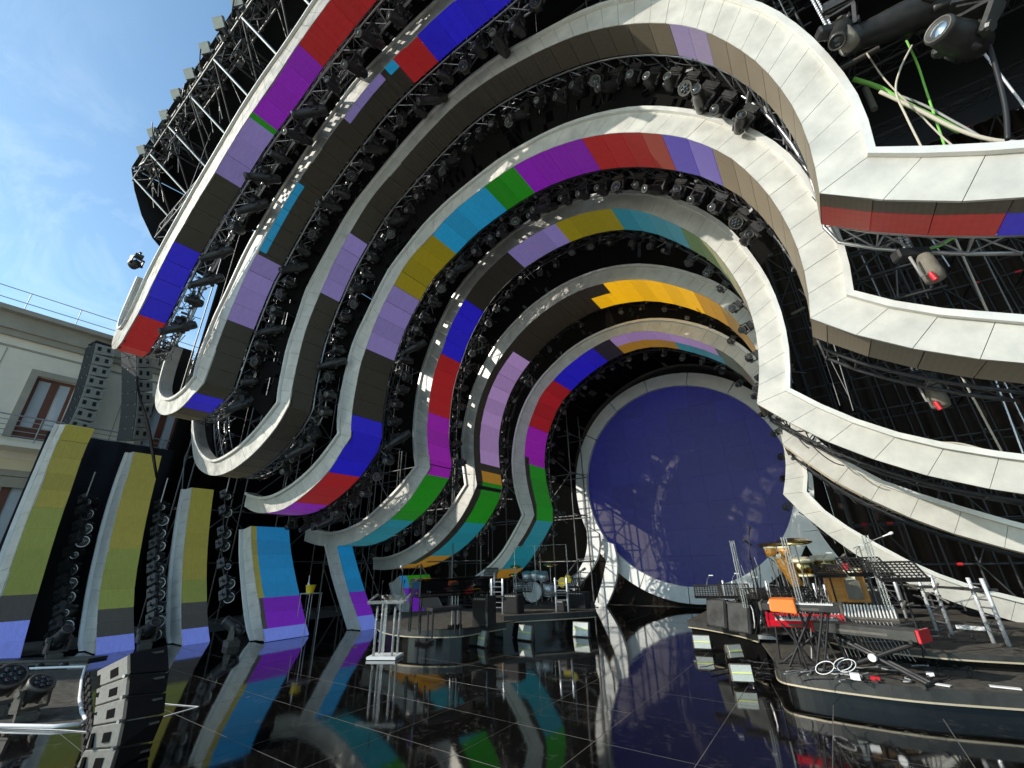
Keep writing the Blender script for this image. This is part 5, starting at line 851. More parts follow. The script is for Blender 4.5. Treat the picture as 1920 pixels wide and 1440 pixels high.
# ------------------------------------------------------------ risers
def smoothXY(P, n=24): return smooth([Vector((p[0], p[1], 0)) for p in P], n)
def riser(name, label, front, back, h, z0=0.0, lipH=.13):
    """front: visible edge polyline in plan, back: closing points"""
    t = thing(name, label, 'stage riser'); F_ = smoothXY(front, 26); c = [Vector((p[0], p[1], 0)) for p in back]
    cen = sum(F_+c, Vector())/(len(F_)+len(c))
    poly = [tuple(p.xy) for p in F_]+[tuple(p.xy) for p in c]
    MB().prism(poly, z0+h-.03, z0+h).build('deck', M['carpet'], t)
    m1 = MB(); m2 = MB(); m3 = MB(); m4 = MB()
    for a, b in zip(F_, F_[1:]):
        n_ = (b-a).cross(Vector((0, 0, 1))).normalized(); n_ = n_ if n_.dot(cen-a) < 0 else -n_
        def strip(m, z_0, z_1, o0, o1): m.hexa([p+Vector((0, 0, z)) for p, z in ((a+n_*o1, z_0), (b+n_*o1, z_0), (b+n_*o1, z_1), (a+n_*o1, z_1), (a+n_*o0, z_0), (b+n_*o0, z_0), (b+n_*o0, z_1), (a+n_*o0, z_1))])
        strip(m1, z0+h-lipH, z0+h+.004, .0, .02); strip(m2, z0+h-lipH-.022, z0+h-lipH-.002, .0, .028); strip(m3, z0, z0+h-lipH-.024, -.10, -.08)
    m1.build('edge_fascia', M['fascia'], t); m2.build('edge_trim', M['trim'], t); m3.build('recessed_fascia', M['gloss'], t)
    return t
f1 = [fl(*p) for p in ((1462, 1283), (1470, 1303), (1500, 1313), (1594, 1329), (1736, 1348), (1920, 1364), (2100, 1378))]
riser('front_riser', 'low curved black riser with pale trim at lower right, under the red keyboards', f1, [(5.5, 8.2), (6, 10.6), (1, 10.8), (-1.6, 10.4)], .31)
f2 = [fl(*p, 0) for p in ((1297, 1207), (1330, 1213), (1364, 1221), (1400, 1231), (1432, 1243))]
riser('back_riser', 'curved black riser edge right of the round screen with four floodlights below', f2, [(-.9, 10.3), (1.5, 14.5), (-3.2, 14.6)], .47)
f3 = [fl(*p, .50) for p in ((1540, 1190), (1590, 1204), (1650, 1212), (1718, 1219), (1807, 1226), (1920, 1232), (2060, 1240))]
riser('upper_riser', 'upper deck with dusty carpet top carrying the ladders at right', f3, [(5.4, 10.4), (6, 15), (-1.2, 15.0), (-1.3, 11.2)], .50, 0, .06)
f4 = [fl(*p, 0) for p in ((704, 1196), (712, 1208), (745, 1218), (800, 1222), (860, 1221), (905, 1212), (948, 1203))]
riser('piano_riser', 'rounded low riser with sunlit left tip carrying the black piano', f4, [(-6.6, 11.8), (-9.5, 12.5), (-11.5, 10.0)], .42)
f5 = [fl(*p, 0) for p in ((945, 1200), (1000, 1196), (1060, 1192), (1120, 1187))]
riser('drum_riser', 'straight fronted black riser carrying the drum kit behind a clear screen', f5, [(-6.9, 14.3), (-8.6, 14.5), (-8.4, 12.4)], .52)

# ------------------------------------------------------------ furniture and instruments
def flood(x, y, Y, s, yaw, label):
    p = at(x, y, Y); t = thing('flood_panel', label, 'floodlight', p, 'white floodlight panels under the risers'); t.rotation_euler = (math.radians(-12), 0, yaw)
    bevel(MB().box((0, 0, 0), (.48*s, .09, .36*s)).build('housing', M['fixlight'], t), .015)
    MB().box((0, -.05, 0), (.43*s, .014, .31*s)).build('glass', M['lampbox'], t); MB().box((0, -.062, 0), (.42*s, .008, .028*s)).build('lamp_tube', M['tube'], t)
    MB().box((0, .10, 0), (.3*s, .12, .2*s)).bar((-.25*s, 0, -.02), (-.25*s, .1, -.2*s), .014).bar((.25*s, 0, -.02), (.25*s, .1, -.2*s), .014).build('bracket', M['black'], t)
def Yof(x, y, z=0.0): return fl(x, y, z).y
flood(902, 1196, Yof(902, 1212), .95, -.25, 'white floodlight panel on the floor under the piano riser corner')
flood(986, 1186, Yof(986, 1201), .95, -.1, 'white floodlight panel left of centre under the drum riser')
flood(1090, 1180, Yof(1090, 1194), .95, .05, 'white floodlight panel under the right end of the drum riser')
flood(1316, 1204, Yof(1316, 1222), .72, .25, 'white floodlight panel at the left end under the right risers')
flood(1376, 1221, Yof(1376, 1240), .62, .8, 'floodlight panel seen nearly edge on under the right risers')
flood(1390, 1262, Yof(1390, 1285), .66, .35, 'nearest floodlight panel below the right risers, close to the mirror floor')

# clear lectern
lc = fl(722, 1234); lec = thing('lectern', 'clear acrylic lectern on four posts with two small microphones', 'lectern', lc); lec.rotation_euler = (0, 0, math.radians(28))
MB().box((0, 0, .035), (.62, .46, .05)).build('base', M['white'], lec)
for sx in (-1, 1):
    for sy in (-1, 1): MB().lathe([(.024, .06), (.024, 1.02+.05*sy)], 12, None, (sx*.2, sy*.14, 0)).build('post', M['acredge'], lec, True)
MB().box((0, -.165, .55), (.06, .02, 1.0)).build('front_post', M['acredge'], lec)
R = Matrix.Rotation(math.radians(16), 3, 'X'); MB().box((0, 0, 1.10), (.80, .46, .018), R).build('top', M['acrylic'], lec); MB().box((0, -.225, 1.055), (.80, .02, .06), R).build('top_lip', M['acredge'], lec)
for sx in (-1, 1): MB().box((sx*.39, 0, 1.115), (.018, .46, .045), R).build('side_lip', M['acredge'], lec)
for sx in (-.24, .26):
    MB().tube([(sx, .1, 1.14), (sx, .09, 1.28), (sx+.03, .03, 1.42)], .006, 6).build('gooseneck', M['black'], lec); MB().bar((sx+.03, .03, 1.41), (sx+.05, 0, 1.47), .014).build('microphone', M['black'], lec)

def micstand(p, h, label, boom=None, head='fixlight', m='black'):
    t = thing('microphone_stand', label, 'microphone stand', p)
    MB().lathe([(.14, 0), (.14, .02), (.02, .035)], 16).build('base', M['black'], t, True); MB().bar((0, 0, .03), (0, 0, h), .011).build('pole', M[m], t)
    e = Vector((0, 0, h))
    if boom: b = Vector(boom); MB().bar(e-b*.25, e+b, .009).build('boom', M[m], t); e = e+b; d = b.normalized()
    else: d = Vector((.2, -.5, .6)).normalized()
    MB().lathe([(.012, 0), (.017, .12), (.027, .13), (.03, .155), (.022, .185), (.004, .195)], 12, rot_to(d), e).build('microphone', M[head], t, True)
    return t
micstand(fl(736, 1212, .0)+Vector((0, .15, 0)), 1.62, 'tall microphone stand behind the clear lectern', head='white')

# piano (straight digital grand) and bench
pz = .42; pa = fl(778, 1190, pz); pb = fl(905, 1176, pz); pd = (pb-pa); yaw = math.atan2(pd.y, pd.x); W = 1.75
pn = thing('piano', 'black lacquered piano with lid closed on the left riser', 'piano', fl(782, 1191, pz)); pn.rotation_euler = (0, 0, yaw)
bevel(MB().box((W/2, .36, .86), (W, .72, .34)).build('case', M['ebony'], pn), .02)
bevel(MB().box((W/2+.05, .36, 1.05), (W+.06, .76, .03)).build('lid', M['ebony'], pn), .01)
MB().box((.82, -.04, .74), (1.25, .16, .05)).build('keybed', M['ebony'], pn)
bevel(MB().box((.82, -.05, .80), (1.25, .14, .05)).build('key_cover', M['ebony'], pn), .015)
for x_ in (.06, W-.06):
    for y_ in (.05, .66): MB().bar((x_, y_, 0), (x_, y_, .70), .035, 8).build('leg', M['ebony'], pn)
for i in range(3): MB().bar((.92+i*.07, .30, .08), (.92+i*.07, .30, .70), .016).build('pedal_rod', M['chrome'], pn)
MB().box((.99, .28, .05), (.3, .12, .08)).build('pedal_box', M['ebony'], pn)
bn = thing('piano_bench', 'black piano bench in front of the piano', 'bench', fl(832, 1192, pz)); bn.rotation_euler = (0, 0, yaw)
bevel(MB().box((0, 0, .50), (.7, .34, .07)).build('seat', M['black'], bn), .015)
for sx in (-1, 1):
    for sy in (-1, 1): MB().bar((sx*.31, sy*.13, 0), (sx*.31, sy*.13, .47), .02, 6).build('leg', M['black'], bn)
# small white letters seen on the back of the piano case are not legible and are left out

def ladder(p, h, label, yaw=0, w=.42, plate=None, n=7, lean=0):
    t = thing('ladder_rack', label, 'ladder rack', p, 'silver ladder shaped racks on the risers'); t.rotation_euler = (lean, 0, yaw)
    for sx in (-1, 1): MB().lathe([(.028, 0), (.028, h), (.022, h+.006)], 12, None, (sx*w/2, 0, 0)).build('rail', M['ladder'], t, True)
    for i in range(n): MB().bar((-w/2, 0, .16+i*(h-.24)/(n-1)), (w/2, 0, .16+i*(h-.24)/(n-1)), .012, 8).build('rung', M['chrome'], t)
    if plate:
        z, sx, L_ = plate; v = MB(); a = Vector((sx*w/2, 0, z))
        v.add([(w/2, -.16, z), (w/2, .16, z), (-w/2-L_, .10, z+.0), (-w/2-L_*1.1, 0, z), (-w/2-L_, -.10, z), (w/2, -.16, z+.035), (w/2, .16, z+.035), (-w/2-L_, .10, z+.02), (-w/2-L_*1.1, 0, z+.02), (-w/2-L_, -.10, z+.02)],
              [(0, 1, 2, 3, 4), (9, 8, 7, 6, 5), (0, 5, 6, 1), (1, 6, 7, 2), (2, 7, 8, 3), (3, 8, 9, 4), (4, 9, 5, 0)])
        v.build('tray', M['fascia'], t)
    return t
uz = .50
def lad_at(x1, y1, x2, y2, z, top, label, plate=None, n=7):
    a, b = fl(x1, y1, z), fl(x2, y2, z); c = (a+b)/2; d_ = b-a; h = at(x2, top, b.y).z-z
    return ladder(c, max(.6, h), label, math.atan2(d_.y, d_.x), d_.length, plate, n)
lad_at(1864, 1206, 1893, 1212, uz, 1085, 'rightmost silver ladder rack with a dark oval tray, at the far right', (.72, -1, .62), 7)
lad_at(1757, 1183, 1786, 1190, uz, 1078, 'silver ladder rack with dark tray, second from the right', (.70, -1, .55), 7)
lad_at(1670, 1152, 1700, 1159, uz, 1080, 'silver ladder rack behind the microphone stand on the right riser', None, 6)
lad_at(1541, 1152, 1562, 1156, .6, 1096, 'small silver ladder rack in front of the orange cabinets', None, 6)
lad_at(1366, 1146, 1385, 1150, .47, 1090, 'silver ladder rack left of the right hand music stands', None, 6)
lad_at(1447, 1140, 1470, 1144, .6, 1092, 'silver ladder rack behind the orange cloth', None, 6)
lad_at(904, 1138, 927, 1132, .5, 1074, 'silver ladder rack behind the right end of the piano', (.5, -1, .25), 6)
lad_at(922, 1152, 943, 1152, .5, 1085, 'silver ladder rack between piano and drum kit', (.42, -1, .2), 6)
lad_at(1044, 1147, 1066, 1147, .52, 1083, 'silver ladder rack right of the white bass drum', (.45, -1, .3), 6)

def musicstand(x, y, z, Y, label, yaw=0, s=1.0, tilt=-.9, lamp=True):
    top = at(x, y, Y); t = thing('music_stand', label, 'music stand', (top.x, Y, z), 'perforated black music stands'); t.rotation_euler = (0, 0, yaw)
    h = max(.3, top.z-z); MB().bar((0, 0, 0), (0, 0, h-.05), .014).build('pole', M['black'], t)
    lg = MB()
    for k in range(3): a = k*2*PI/3; lg.bar((0, 0, .22), (.25*math.cos(a), .25*math.sin(a), .012), .010, 6)
    lg.build('tripod', M['black'], t)
    R = Matrix.Rotation(tilt, 3, 'X'); d = MB(); w_, hh = .50*s, .34*s; nx, nz = 10, 7; c = Vector((0, 0, h))
    for i in range(nx+1): d.box(c+R@Vector((-w_/2+w_*i/nx, 0, 0)), (.018 if i not in (0, nx) else .03, .008, hh), R)
    for i in range(nz+1): d.box(c+R@Vector((0, .0012, -hh/2+hh*i/nz)), (w_, .008, .016 if i not in (0, nz) else .035), R)
    d.box(c+R@Vector((0, -.03, -hh/2)), (w_, .05, .012), R)
    d.build('perforated_desk', M['fix'], t)
    if lamp:
        p = c+R@Vector((0, 0, hh/2)); MB().tube([p, p+Vector((.03, 0, .12)), p+Vector((.10, -.04, .20))], .006, 6).build('lamp_neck', M['steel'], t)
        MB().box(p+Vector((.12, -.05, .20)), (.09, .03, .018)).build('lamp', M['white'], t)
    return t
musicstand(1327, 1109, .47, 10.6, 'music stand with clip lamp, leftmost on the right risers', .2, 1.05)
musicstand(1376, 1108, .47, 10.2, 'music stand with clip lamp, second from the left on the right risers', .2, 1.1)
musicstand(1411, 1115, .47, 9.9, 'lower music stand half hidden behind the second one', .3, .95)
musicstand(1490, 1118, .5, 9.2, 'wide tilted music stand above the orange cloth', .45, 1.2, lamp=False)
musicstand(1552, 1070, .5, 10.0, 'music stand in front of the gold rimmed drums', .3, .9)
musicstand(1620, 1062, .5, 9.6, 'large dark music stand behind the orange cabinets', .35, 1.25, lamp=True)
musicstand(1682, 1071, .5, 8.7, 'tall music stand under the big silver microphone', .3, 1.15, lamp=False)
musicstand(920, 1076, .5, 13.0, 'music stand behind the piano lid end', 0, 1.15, -.3, lamp=False)
musicstand(984, 1098, .52, 12.4, 'music stand before the drum screen', .1, 1.1, -.4, lamp=False)
musicstand(1078, 1093, .52, 12.6, 'music stand with lamps at the right end of the drum riser', .15, 1.15, -.9)

# drum kit with clear screen
dz = .52; D0 = at(1000, 1140, 13.2); D0.z = dz
kit = thing('drum_kit', 'silver and white drum kit on the centre riser', 'drum kit', D0); kit.rotation_euler = (0, 0, .35)
def drum(p, r, h, d, shell, headm, par, nm):
    R = rot_to(d); MB().lathe([(r, -h/2), (r, h/2)], 20, R, p).build(nm, M[shell], par, True); o = MB()
    for s_ in (-1, 1): o.lathe([(r*1.03, s_*h/2-.012), (r*1.05, s_*h/2), (r*1.03, s_*h/2+.012)], 20, R, p)
    o.build('hoop', M['chrome'], par, True); MB().lathe([(r*.98, h/2+.004), (r*.98, h/2+.010)], 20, R, p).build('drum_head', M[headm], par, True)
drum((0, 0, .32), .30, .38, (.1, -1, .05), 'silver', 'white', kit, 'bass_drum')
for x_, z_, r_ in ((-.22, .80, .15), (.08, .82, .14), (.36, .78, .17)): drum((x_, .12, z_), r_, .22, (0, -.35, 1), 'silver', 'white', kit, 'tom')
drum((.55, .1, .38), .21, .36, (0, -.1, 1), 'silver', 'white', kit, 'floor_tom'); drum((-.52, .2, .5), .18, .15, (0, -.1, 1), 'silver', 'white', kit, 'snare')
for x_, y_, z_, r_ in ((-.6, .1, 1.12, .2), (.62, .1, 1.15, .23), (-.75, .3, .85, .17)):
    MB().bar((x_, y_, 0), (x_, y_, z_), .012).build('cymbal_stand', M['chrome'], kit); MB().lathe([(r_, -.01), (r_*.3, .015), (.03, .03), (.01, .032)], 20, rot_to((.1, -.3, 1)), (x_, y_, z_)).build('cymbal', M['brass'], kit, True)
scn = thing('drum_screen', 'clear plastic screen standing round the drum kit', 'drum screen')
sx = [at(966, 1100, 12.7), at(1005, 1100, 12.4), at(1066, 1095, 12.6), at(1066, 1085, 13.6)]
for a, b in zip(sx, sx[1:]):
    zt = at(1030, 1022, 12.6).z; a = Vector((a.x, a.y, dz)); b = Vector((b.x, b.y, dz)); n_ = (b-a).cross(Vector((0, 0, 1))).normalized()*.006
    MB().hexa([a-n_, b-n_, b-n_+Vector((0, 0, zt-dz)), a-n_+Vector((0, 0, zt-dz)), a+n_, b+n_, b+n_+Vector((0, 0, zt-dz)), a+n_+Vector((0, 0, zt-dz))]).build('clear_sheet', M['plexi'], scn)
    MB().bar(a+Vector((0, 0, .0)), a+Vector((0, 0, zt-dz)), .014, 6).bar(a+Vector((0, 0, zt-dz)), b+Vector((0, 0, zt-dz)), .006, 6).build('sheet_edge', M['acredge'], scn)
def amp(x, y, z, w_, d_, h, m, label, yaw=0, cat='amplifier', grm='grille'):
    t = thing('amplifier', label, cat, fl(x, y, z)); t.rotation_euler = (0, 0, yaw)
    bevel(MB().box((0, 0, h/2), (w_, d_, h)).build('cabinet', M[m], t), .015); MB().box((0, -d_/2-.008, h*.46), (w_*.86, .012, h*.78)).build('speaker_cloth', M[grm], t)
    MB().box((0, -d_/2-.010, h*.92), (w_*.8, .016, h*.08)).build('control_strip', M['fixlight'], t); MB().tube([(-.08, 0, h), (-.07, 0, h+.04), (.07, 0, h+.04), (.08, 0, h)], .008, 6).build('handle', M['black'], t)
    for k in range(5): MB().lathe([(.012, 0), (.009, .014)], 8, rot_to((0, -1, 0)), (-w_*.3+k*w_*.14, -d_/2-.018, h*.92)).build('knob', M['white'], t)
    return t
amp(964, 1150, .52, .44, .35, .46, 'black', 'black combo amplifier left of the bass drum', .1)
amp(1086, 1140, .52, .60, .4, .42, 'black', 'low black amplifier at the right end of the drum riser')
amp(908, 1172, .42, .45, .4, .62, 'black', 'black monitor cabinet between piano and drum riser', .2)
amp(1055, 1146, .52, .30, .3, .26, 'black', 'small black box with dial right of the bass drum')
rg_ = thing('handrail', 'thin black handrail at the right end of the drum riser', 'handrail')
a, b = fl(1092, 1120, dz), fl(1122, 1130, dz); a.z = b.z = dz
for p in (a, b): pipe('post', p, p+Vector((0, 0, .85)), .015, 'black', rg_)
pipe('rail', a+Vector((0, 0, .85)), b+Vector((0, 0, .85)), .015, 'black', rg_)
g = thing('guitar', 'yellow electric guitar leaning right of the drum screen', 'guitar', at(1055, 1092, 12.5)); g.rotation_euler = (0, 1.1, .2)
bevel(MB().lathe([(.02, -.02), (.14, -.02), (.15, .02), (.02, .025)], 14, rot_to((0, -1, 0))).lathe([(.02, -.02), (.11, -.018), (.115, .02), (.02, .025)], 14, rot_to((0, -1, 0)), (0, 0, .2)).build('body', M['yellow'], g), .004)
MB().box((0, -.02, .52), (.04, .02, .5)).box((0, -.02, .80), (.07, .02, .12)).build('neck', M['fixlight'], g)
# bucket on a stand
t = thing('bucket_stand', 'thin steel stand with a yellow bucket on it beside the cyan ramp', 'stand', fl(572, 1192))
zt = at(572, 1112, fl(572, 1192).y).z
MB().box((0, 0, zt), (.5, .4, .02)).build('top', M['rail'], t)
for sx_ in (-1, 1):
    for sy_ in (-1, 1): MB().bar((sx_*.23, sy_*.18, 0), (sx_*.23, sy_*.18, zt), .012, 6).build('leg', M['rail'], t)
t2 = thing('bucket', 'yellow bucket with bottle and brush on the thin stand', 'bucket', fl(572, 1192)+Vector((-.08, 0, zt+.012)))
MB().lathe([(.10, 0), (.14, .20), (.148, .205), (.135, .19), (.095, .01)], 20, cap=False).lathe([(.10, 0), (.02, .004)], 20, cap=False).build('pail', M['yellow'], t2, True)
MB().lathe([(.03, 0), (.03, .22), (.012, .27), (.012, .31)], 10, rot_to((-.15, 0, 1)), (-.05, -.03, .02)).build('bottle', M['white'], t2, True); MB().bar((-.08, 0, .05), (-.16, 0, .46), .010).build('brush_handle', M['white'], t2)

# ------------------------------------------------------------ keyboards, right
def keyboard(label, P, yaw, L_, body, ends, z, tilt=0, keys=True, d=.32):
    t = thing('keyboard', label, 'keyboard', (P.x, P.y, z)); t.rotation_euler = (tilt, 0, yaw)
    bh = .09 if keys else .125; bevel(MB().box((0, 0, 0), (L_, d, bh)).build('body', M[body], t), .008)
    for sx_ in (-1, 1): bevel(MB().box((sx_*(L_/2+.018), 0, .003), (.035, d+.01, bh+.02)).build('end_cheek', M[ends], t), .006)
    if keys:
        k_ = MB(); n = int((L_-.15)/.0235)
        for i in range(n): k_.box((-L_/2+.1+i*.0235, -d*.22, .052), (.0215, d*.45, .018))
        k_.build('white_keys', M['keys'], t); k_ = MB()
        for i in range(n):
            if i % 7 in (0, 1, 3, 4, 5): k_.box((-L_/2+.112+i*.0235, -d*.12, .066), (.012, d*.26, .016))
        k_.build('black_keys', M['ebony'], t)
    k_ = MB()
    for i in range(12): k_.lathe([(.010, .046), (.008, .062)], 8, None, (-L_/2+.15+i*(L_-.3)/11, d*.32, 0))
    k_.box((0, -d/2-.002, -.01), (L_*.5, .006, .03)); k_.build('controls', M['fixlight'], t); return t
def xstand(label, P, z0, z1, yaw, w_, heavy=.022, m='black'):
    t = thing('keyboard_stand', label, 'keyboard stand', (P.x, P.y, z0)); t.rotation_euler = (0, 0, yaw); h = z1-z0-.06
    for sy_ in (-.05, .05):
        for s_ in (-1, 1): MB().bar((-s_*w_/2, sy_, 0), (s_*w_/2, sy_, h), heavy, 8).build('leg', M[m], t)
    for sx_ in (-1, 1):
        MB().bar((sx_*w_/2, -.25, .01), (sx_*w_/2, .25, .01), heavy, 8).build('foot', M[m], t); MB().bar((sx_*w_/2, -.2, h+.02), (sx_*w_/2, .2, h+.02), heavy*.9, 8).build('arm', M[m], t)
    MB().lathe([(.045, 0), (.045, .05)], 12, rot_to((0, -1, 0)), (0, -.09, h/2)).build('hinge', M['white'], t, True); return t
Kp = fl(1672, 1290, .31); K1 = (at(1540, 1178, Kp.y+.1)+at(1722, 1180, Kp.y-.1))/2
ya = math.atan2((at(1722, 1182, 7.9)-at(1535, 1168, 8.4)).y, (at(1722, 1182, 7.9)-at(1535, 1168, 8.4)).x)
zk = at(1630, 1182, 8.1).z; keyboard('long black keyboard with red ends on the X stand at right', at(1622, 1176, 8.1), ya, 1.2, 'fascia', 'redcloth', zk, .0, False)
xstand('black X shaped keyboard stand at lower right with white hinge', at(1650, 1250, 8.1), .31, zk-.02, ya, 1.0, .026)
zk2 = at(1500, 1162, 8.4).z; keyboard('bright red keyboard tilted behind the orange cloth', at(1510, 1168, 8.5), .1, .95, 'redcloth', 'redcloth', zk2-.02, .25)
zk3 = at(1500, 1137, 8.0).z; keyboard('upper black keyboard with orange cloth on its left end', at(1500, 1139, 8.0), -.05, .95, 'fascia', 'fixlight', zk3, .1, True, .26)
o = bevel(MB().hexa([Vector(p) for p in ((-.17, -.16, -.09), (.17, -.16, -.11), (.16, -.14, .07), (-.16, -.14, .075), (-.18, .17, .0), (.18, .17, -.01), (.16, .15, .085), (-.16, .15, .08))]).build('orange_cloth', M['orange']), .02, 2); o.location = at(1468, 1133, 7.95); tag(o, 'orange cloth draped over the end of the upper keyboard', 'cloth')
t = thing('keyboard_stand', 'black two tier stand with many thin legs under the upper keyboards', 'keyboard stand', (0, 0, 0))
for (x0, y0, x1, y1) in ((1450, 1145, 1462, 1236), (1478, 1145, 1500, 1246), (1500, 1150, 1540, 1255), (1520, 1150, 1480, 1250), (1542, 1150, 1530, 1262), (1553, 1146, 1545, 1262), (1560, 1180, 1600, 1262), (1450, 1150, 1530, 1250), (1485, 1180, 1515, 1258), (1545, 1175, 1470, 1240)):
    pipe('leg', fl(x1, y1, .31), at(x0, y0, fl(x1, y1, .31).y), .017, 'black', t)
zt = at(1600, 1150, 8.9).z; t = thing('mixing_desk', 'small mixing desk with rows of white knobs behind the long keyboard', 'mixer', (at(1612, 1142, 8.9).x, 8.9, zt)); t.rotation_euler = (.35, 0, -.05)
bevel(MB().box((0, 0, 0), (.86, .42, .07)).build('body', M['fixlight'], t), .01); k_ = MB()
for i in range(20):
    for j in range(7): k_.lathe([(.012, .036), (.009, .06)], 6, None, (-.40+i*.042, -.17+j*.055, 0))
k_.build('knobs', M['white'], t)
k_ = MB(); 
for i in range(16): k_.tube(sag((-.36+i*.045, -.2, .02), (-.30+i*.05, -.35+random.uniform(-.05, .05), -.45), .06, 6), .006, 5)
k_.build('patch_cables', M['greycable'], t, True)
pipe('leg', (at(1590, 1160, 8.9).x, 8.95, .31), (at(1590, 1160, 8.9).x, 8.95, zt-.04), .02, 'black', tag(thing('desk_stand', None, None), 'black post under the small mixing desk', 'stand'))
# drums and congas back right
for i, (x, y, Y, lab) in enumerate(((1507, 1062, 10.6, 'large timbale with gold rim behind the music stand'), (1546, 1058, 10.8, 'second gold rimmed drum with a curved pale rim'))):
    c = at(x, y, Y); t = thing('timbale', lab, 'drum', c); t.rotation_euler = (.12, 0, 0)
    MB().lathe([(.20, -.15), (.20, .12)], 24).build('shell', M['brass'], t, True); MB().lathe([(.212, .09), (.222, .12), (.212, .15)], 24).lathe([(.21, -.16), (.215, -.14), (.21, -.12)], 24).build('rim', M['cream'], t, True)
    MB().lathe([(.2, .12), (.2, .13)], 24).build('drum_head', M['cream'], t, True); MB().bar((0, .02, -.15), (0, .02, .5-c.z), .015).build('stand', M['chrome'], t)
for i, (x0, y0, x1, y1, Y, r, lab) in enumerate(((1462, 1042, 1497, 1100, 9.4, .11, 'tall slim orange conga drum leaning in front of the clear screen'), )):
    a, b = at(x0, y0, Y), at(x1, y1, Y); t = thing('conga', lab, 'drum', a); R = rot_to(b-a); Ln = (b-a).length
    MB().lathe([(r*.95, 0), (r*1.15, Ln*.25), (r*1.1, Ln*.45), (r*.85, Ln*.8), (r*.9, Ln)], 20, R).build('shell', M['wood'], t, True); MB().lathe([(r, -.03), (r*1.02, .03)], 20, R).build('drum_head', M['cream'], t, True)
    k_ = MB()
    for k in range(6): aa = k*PI/3; k_.bar(R@Vector((r*1.1*math.cos(aa), r*1.1*math.sin(aa), 0)), R@Vector((r*1.2*math.cos(aa), r*1.2*math.sin(aa), .16)), .006, 5)
    k_.build('tuning_lug', M['chrome'], t); MB().bar(R@Vector((0, 0, Ln)), Vector((b-a))+Vector((0, .05, .5-b.z)), .02).build('stand', M['black'], t)
bo = at(1458, 1034, 9.35); t = thing('bongo', 'bright orange bongo pair at the top of the percussion stand', 'drum', bo); 
for sx_ in (-.11, .11): MB().lathe([(.085, -.08), (.10, .06)], 18, None, (sx_, 0, 0)).build('shell', M['wood'], t, True); MB().lathe([(.105, .05), (.105, .08)], 18, None, (sx_, 0, 0)).build('drum_head', M['cream'], t, True)
MB().bar((0, 0, 0), (0, 0, .5-bo.z), .015).build('stand', M['black'], t)
for (x, y, Y, r, lab, m_) in ((1450, 1021, 9.6, .27, 'dark red tinted cymbal above the percussion', 'red'), (1488, 1014, 10.2, .30, 'thin brass cymbal behind the red one', 'brass')):
    c = at(x, y, Y); t = thing('cymbal_stand', lab, 'cymbal', c); MB().lathe([(r, -.012), (r*.3, .01), (.03, .03), (.01, .032)], 28, rot_to((.05, -.25, 1))).build('cymbal', M[m_ if m_ != 'red' else 'brass'], t, True); MB().bar((0, 0, 0), (.02, .05, .5-c.z), .012).build('stand', M['chrome'], t)
for (x, y, Y, yaw, lab) in ((1585, 1107, 10.0, .35, 'left orange guitar amplifier'), (1608, 1107, 10.0, .35, 'right orange guitar amplifier with scribbled front')):
    pass
for (x, y, w_, lab, a_) in ((1578, 1124, .34, 'left orange wood amplifier on the right riser', .2), (1607, 1124, .34, 'right orange wood amplifier next to its twin', .2)):
    t = thing('orange_amplifier', lab, 'amplifier', at(x, y, 10.3)); t.rotation_euler = (0, .0, a_); bevel(MB().box((0, 0, .24), (w_, .3, .56)).build('cabinet', M['wood'], t), .015)
    MB().box((0, -.155, .48), (w_*.8, .012, .05)).build('control_strip', M['cream'], t); MB().bar((0, 0, -.04), (0, 0, .5-t.location.z), .1, 8).build('foot', M['black'], t); MB().tube([(-.06, 0, .52), (-.05, 0, .56), (.05, 0, .56), (.06, 0, .52)], .008, 6).build('handle', M['black'], t)
sn = at(1594, 1084, 10.1); t = thing('red_sound_box', 'small red and cream speaker box standing above the orange amplifiers', 'speaker', sn); MB().box((0, 0, .05), (.14, .1, .16)).build('body', M['cream'], t); MB().box((-.02, 0, .18), (.09, .08, .14)).build('top', M['red'], t); MB().box((0, 0, -.18), (.22, .14, .3)).build('stand_box', M['fixlight'], t)
# clear screen on tall posts
ps = thing('percussion_screen', 'clear percussion screen on tall transparent posts at right', 'screen'); base = []
for (x0, y0, x1, y1, Y) in ((1371, 1014, 1400, 1140, 9.6), (1466, 1007, 1515, 1175, 8.7), (1622, 1004, 1672, 1160, 8.9)):
    a, b = at(x0, y0, Y), at(x1, y1, Y); a.x = b.x = (a.x+b.x)/2; base.append((a, b))
    for dx in (-.035, 0, .035): pipe('post', b+Vector((dx, 0, 0)), a+Vector((dx, 0, 0)), .010, 'acredge', ps, 8)
for (a, b), (c, d_) in zip(base, base[1:]):
    n_ = (c-a).cross(Vector((0, 0, 1))).normalized()*.004; zt = min(a.z, c.z)-.05; zb = .8
    q = [Vector((a.x, a.y, zb)), Vector((c.x, c.y, zb)), Vector((c.x, c.y, zt)), Vector((a.x, a.y, zt))]; MB().hexa([p-n_ for p in q]+[p+n_ for p in q]).build('clear_sheet', M['plexi'], ps)
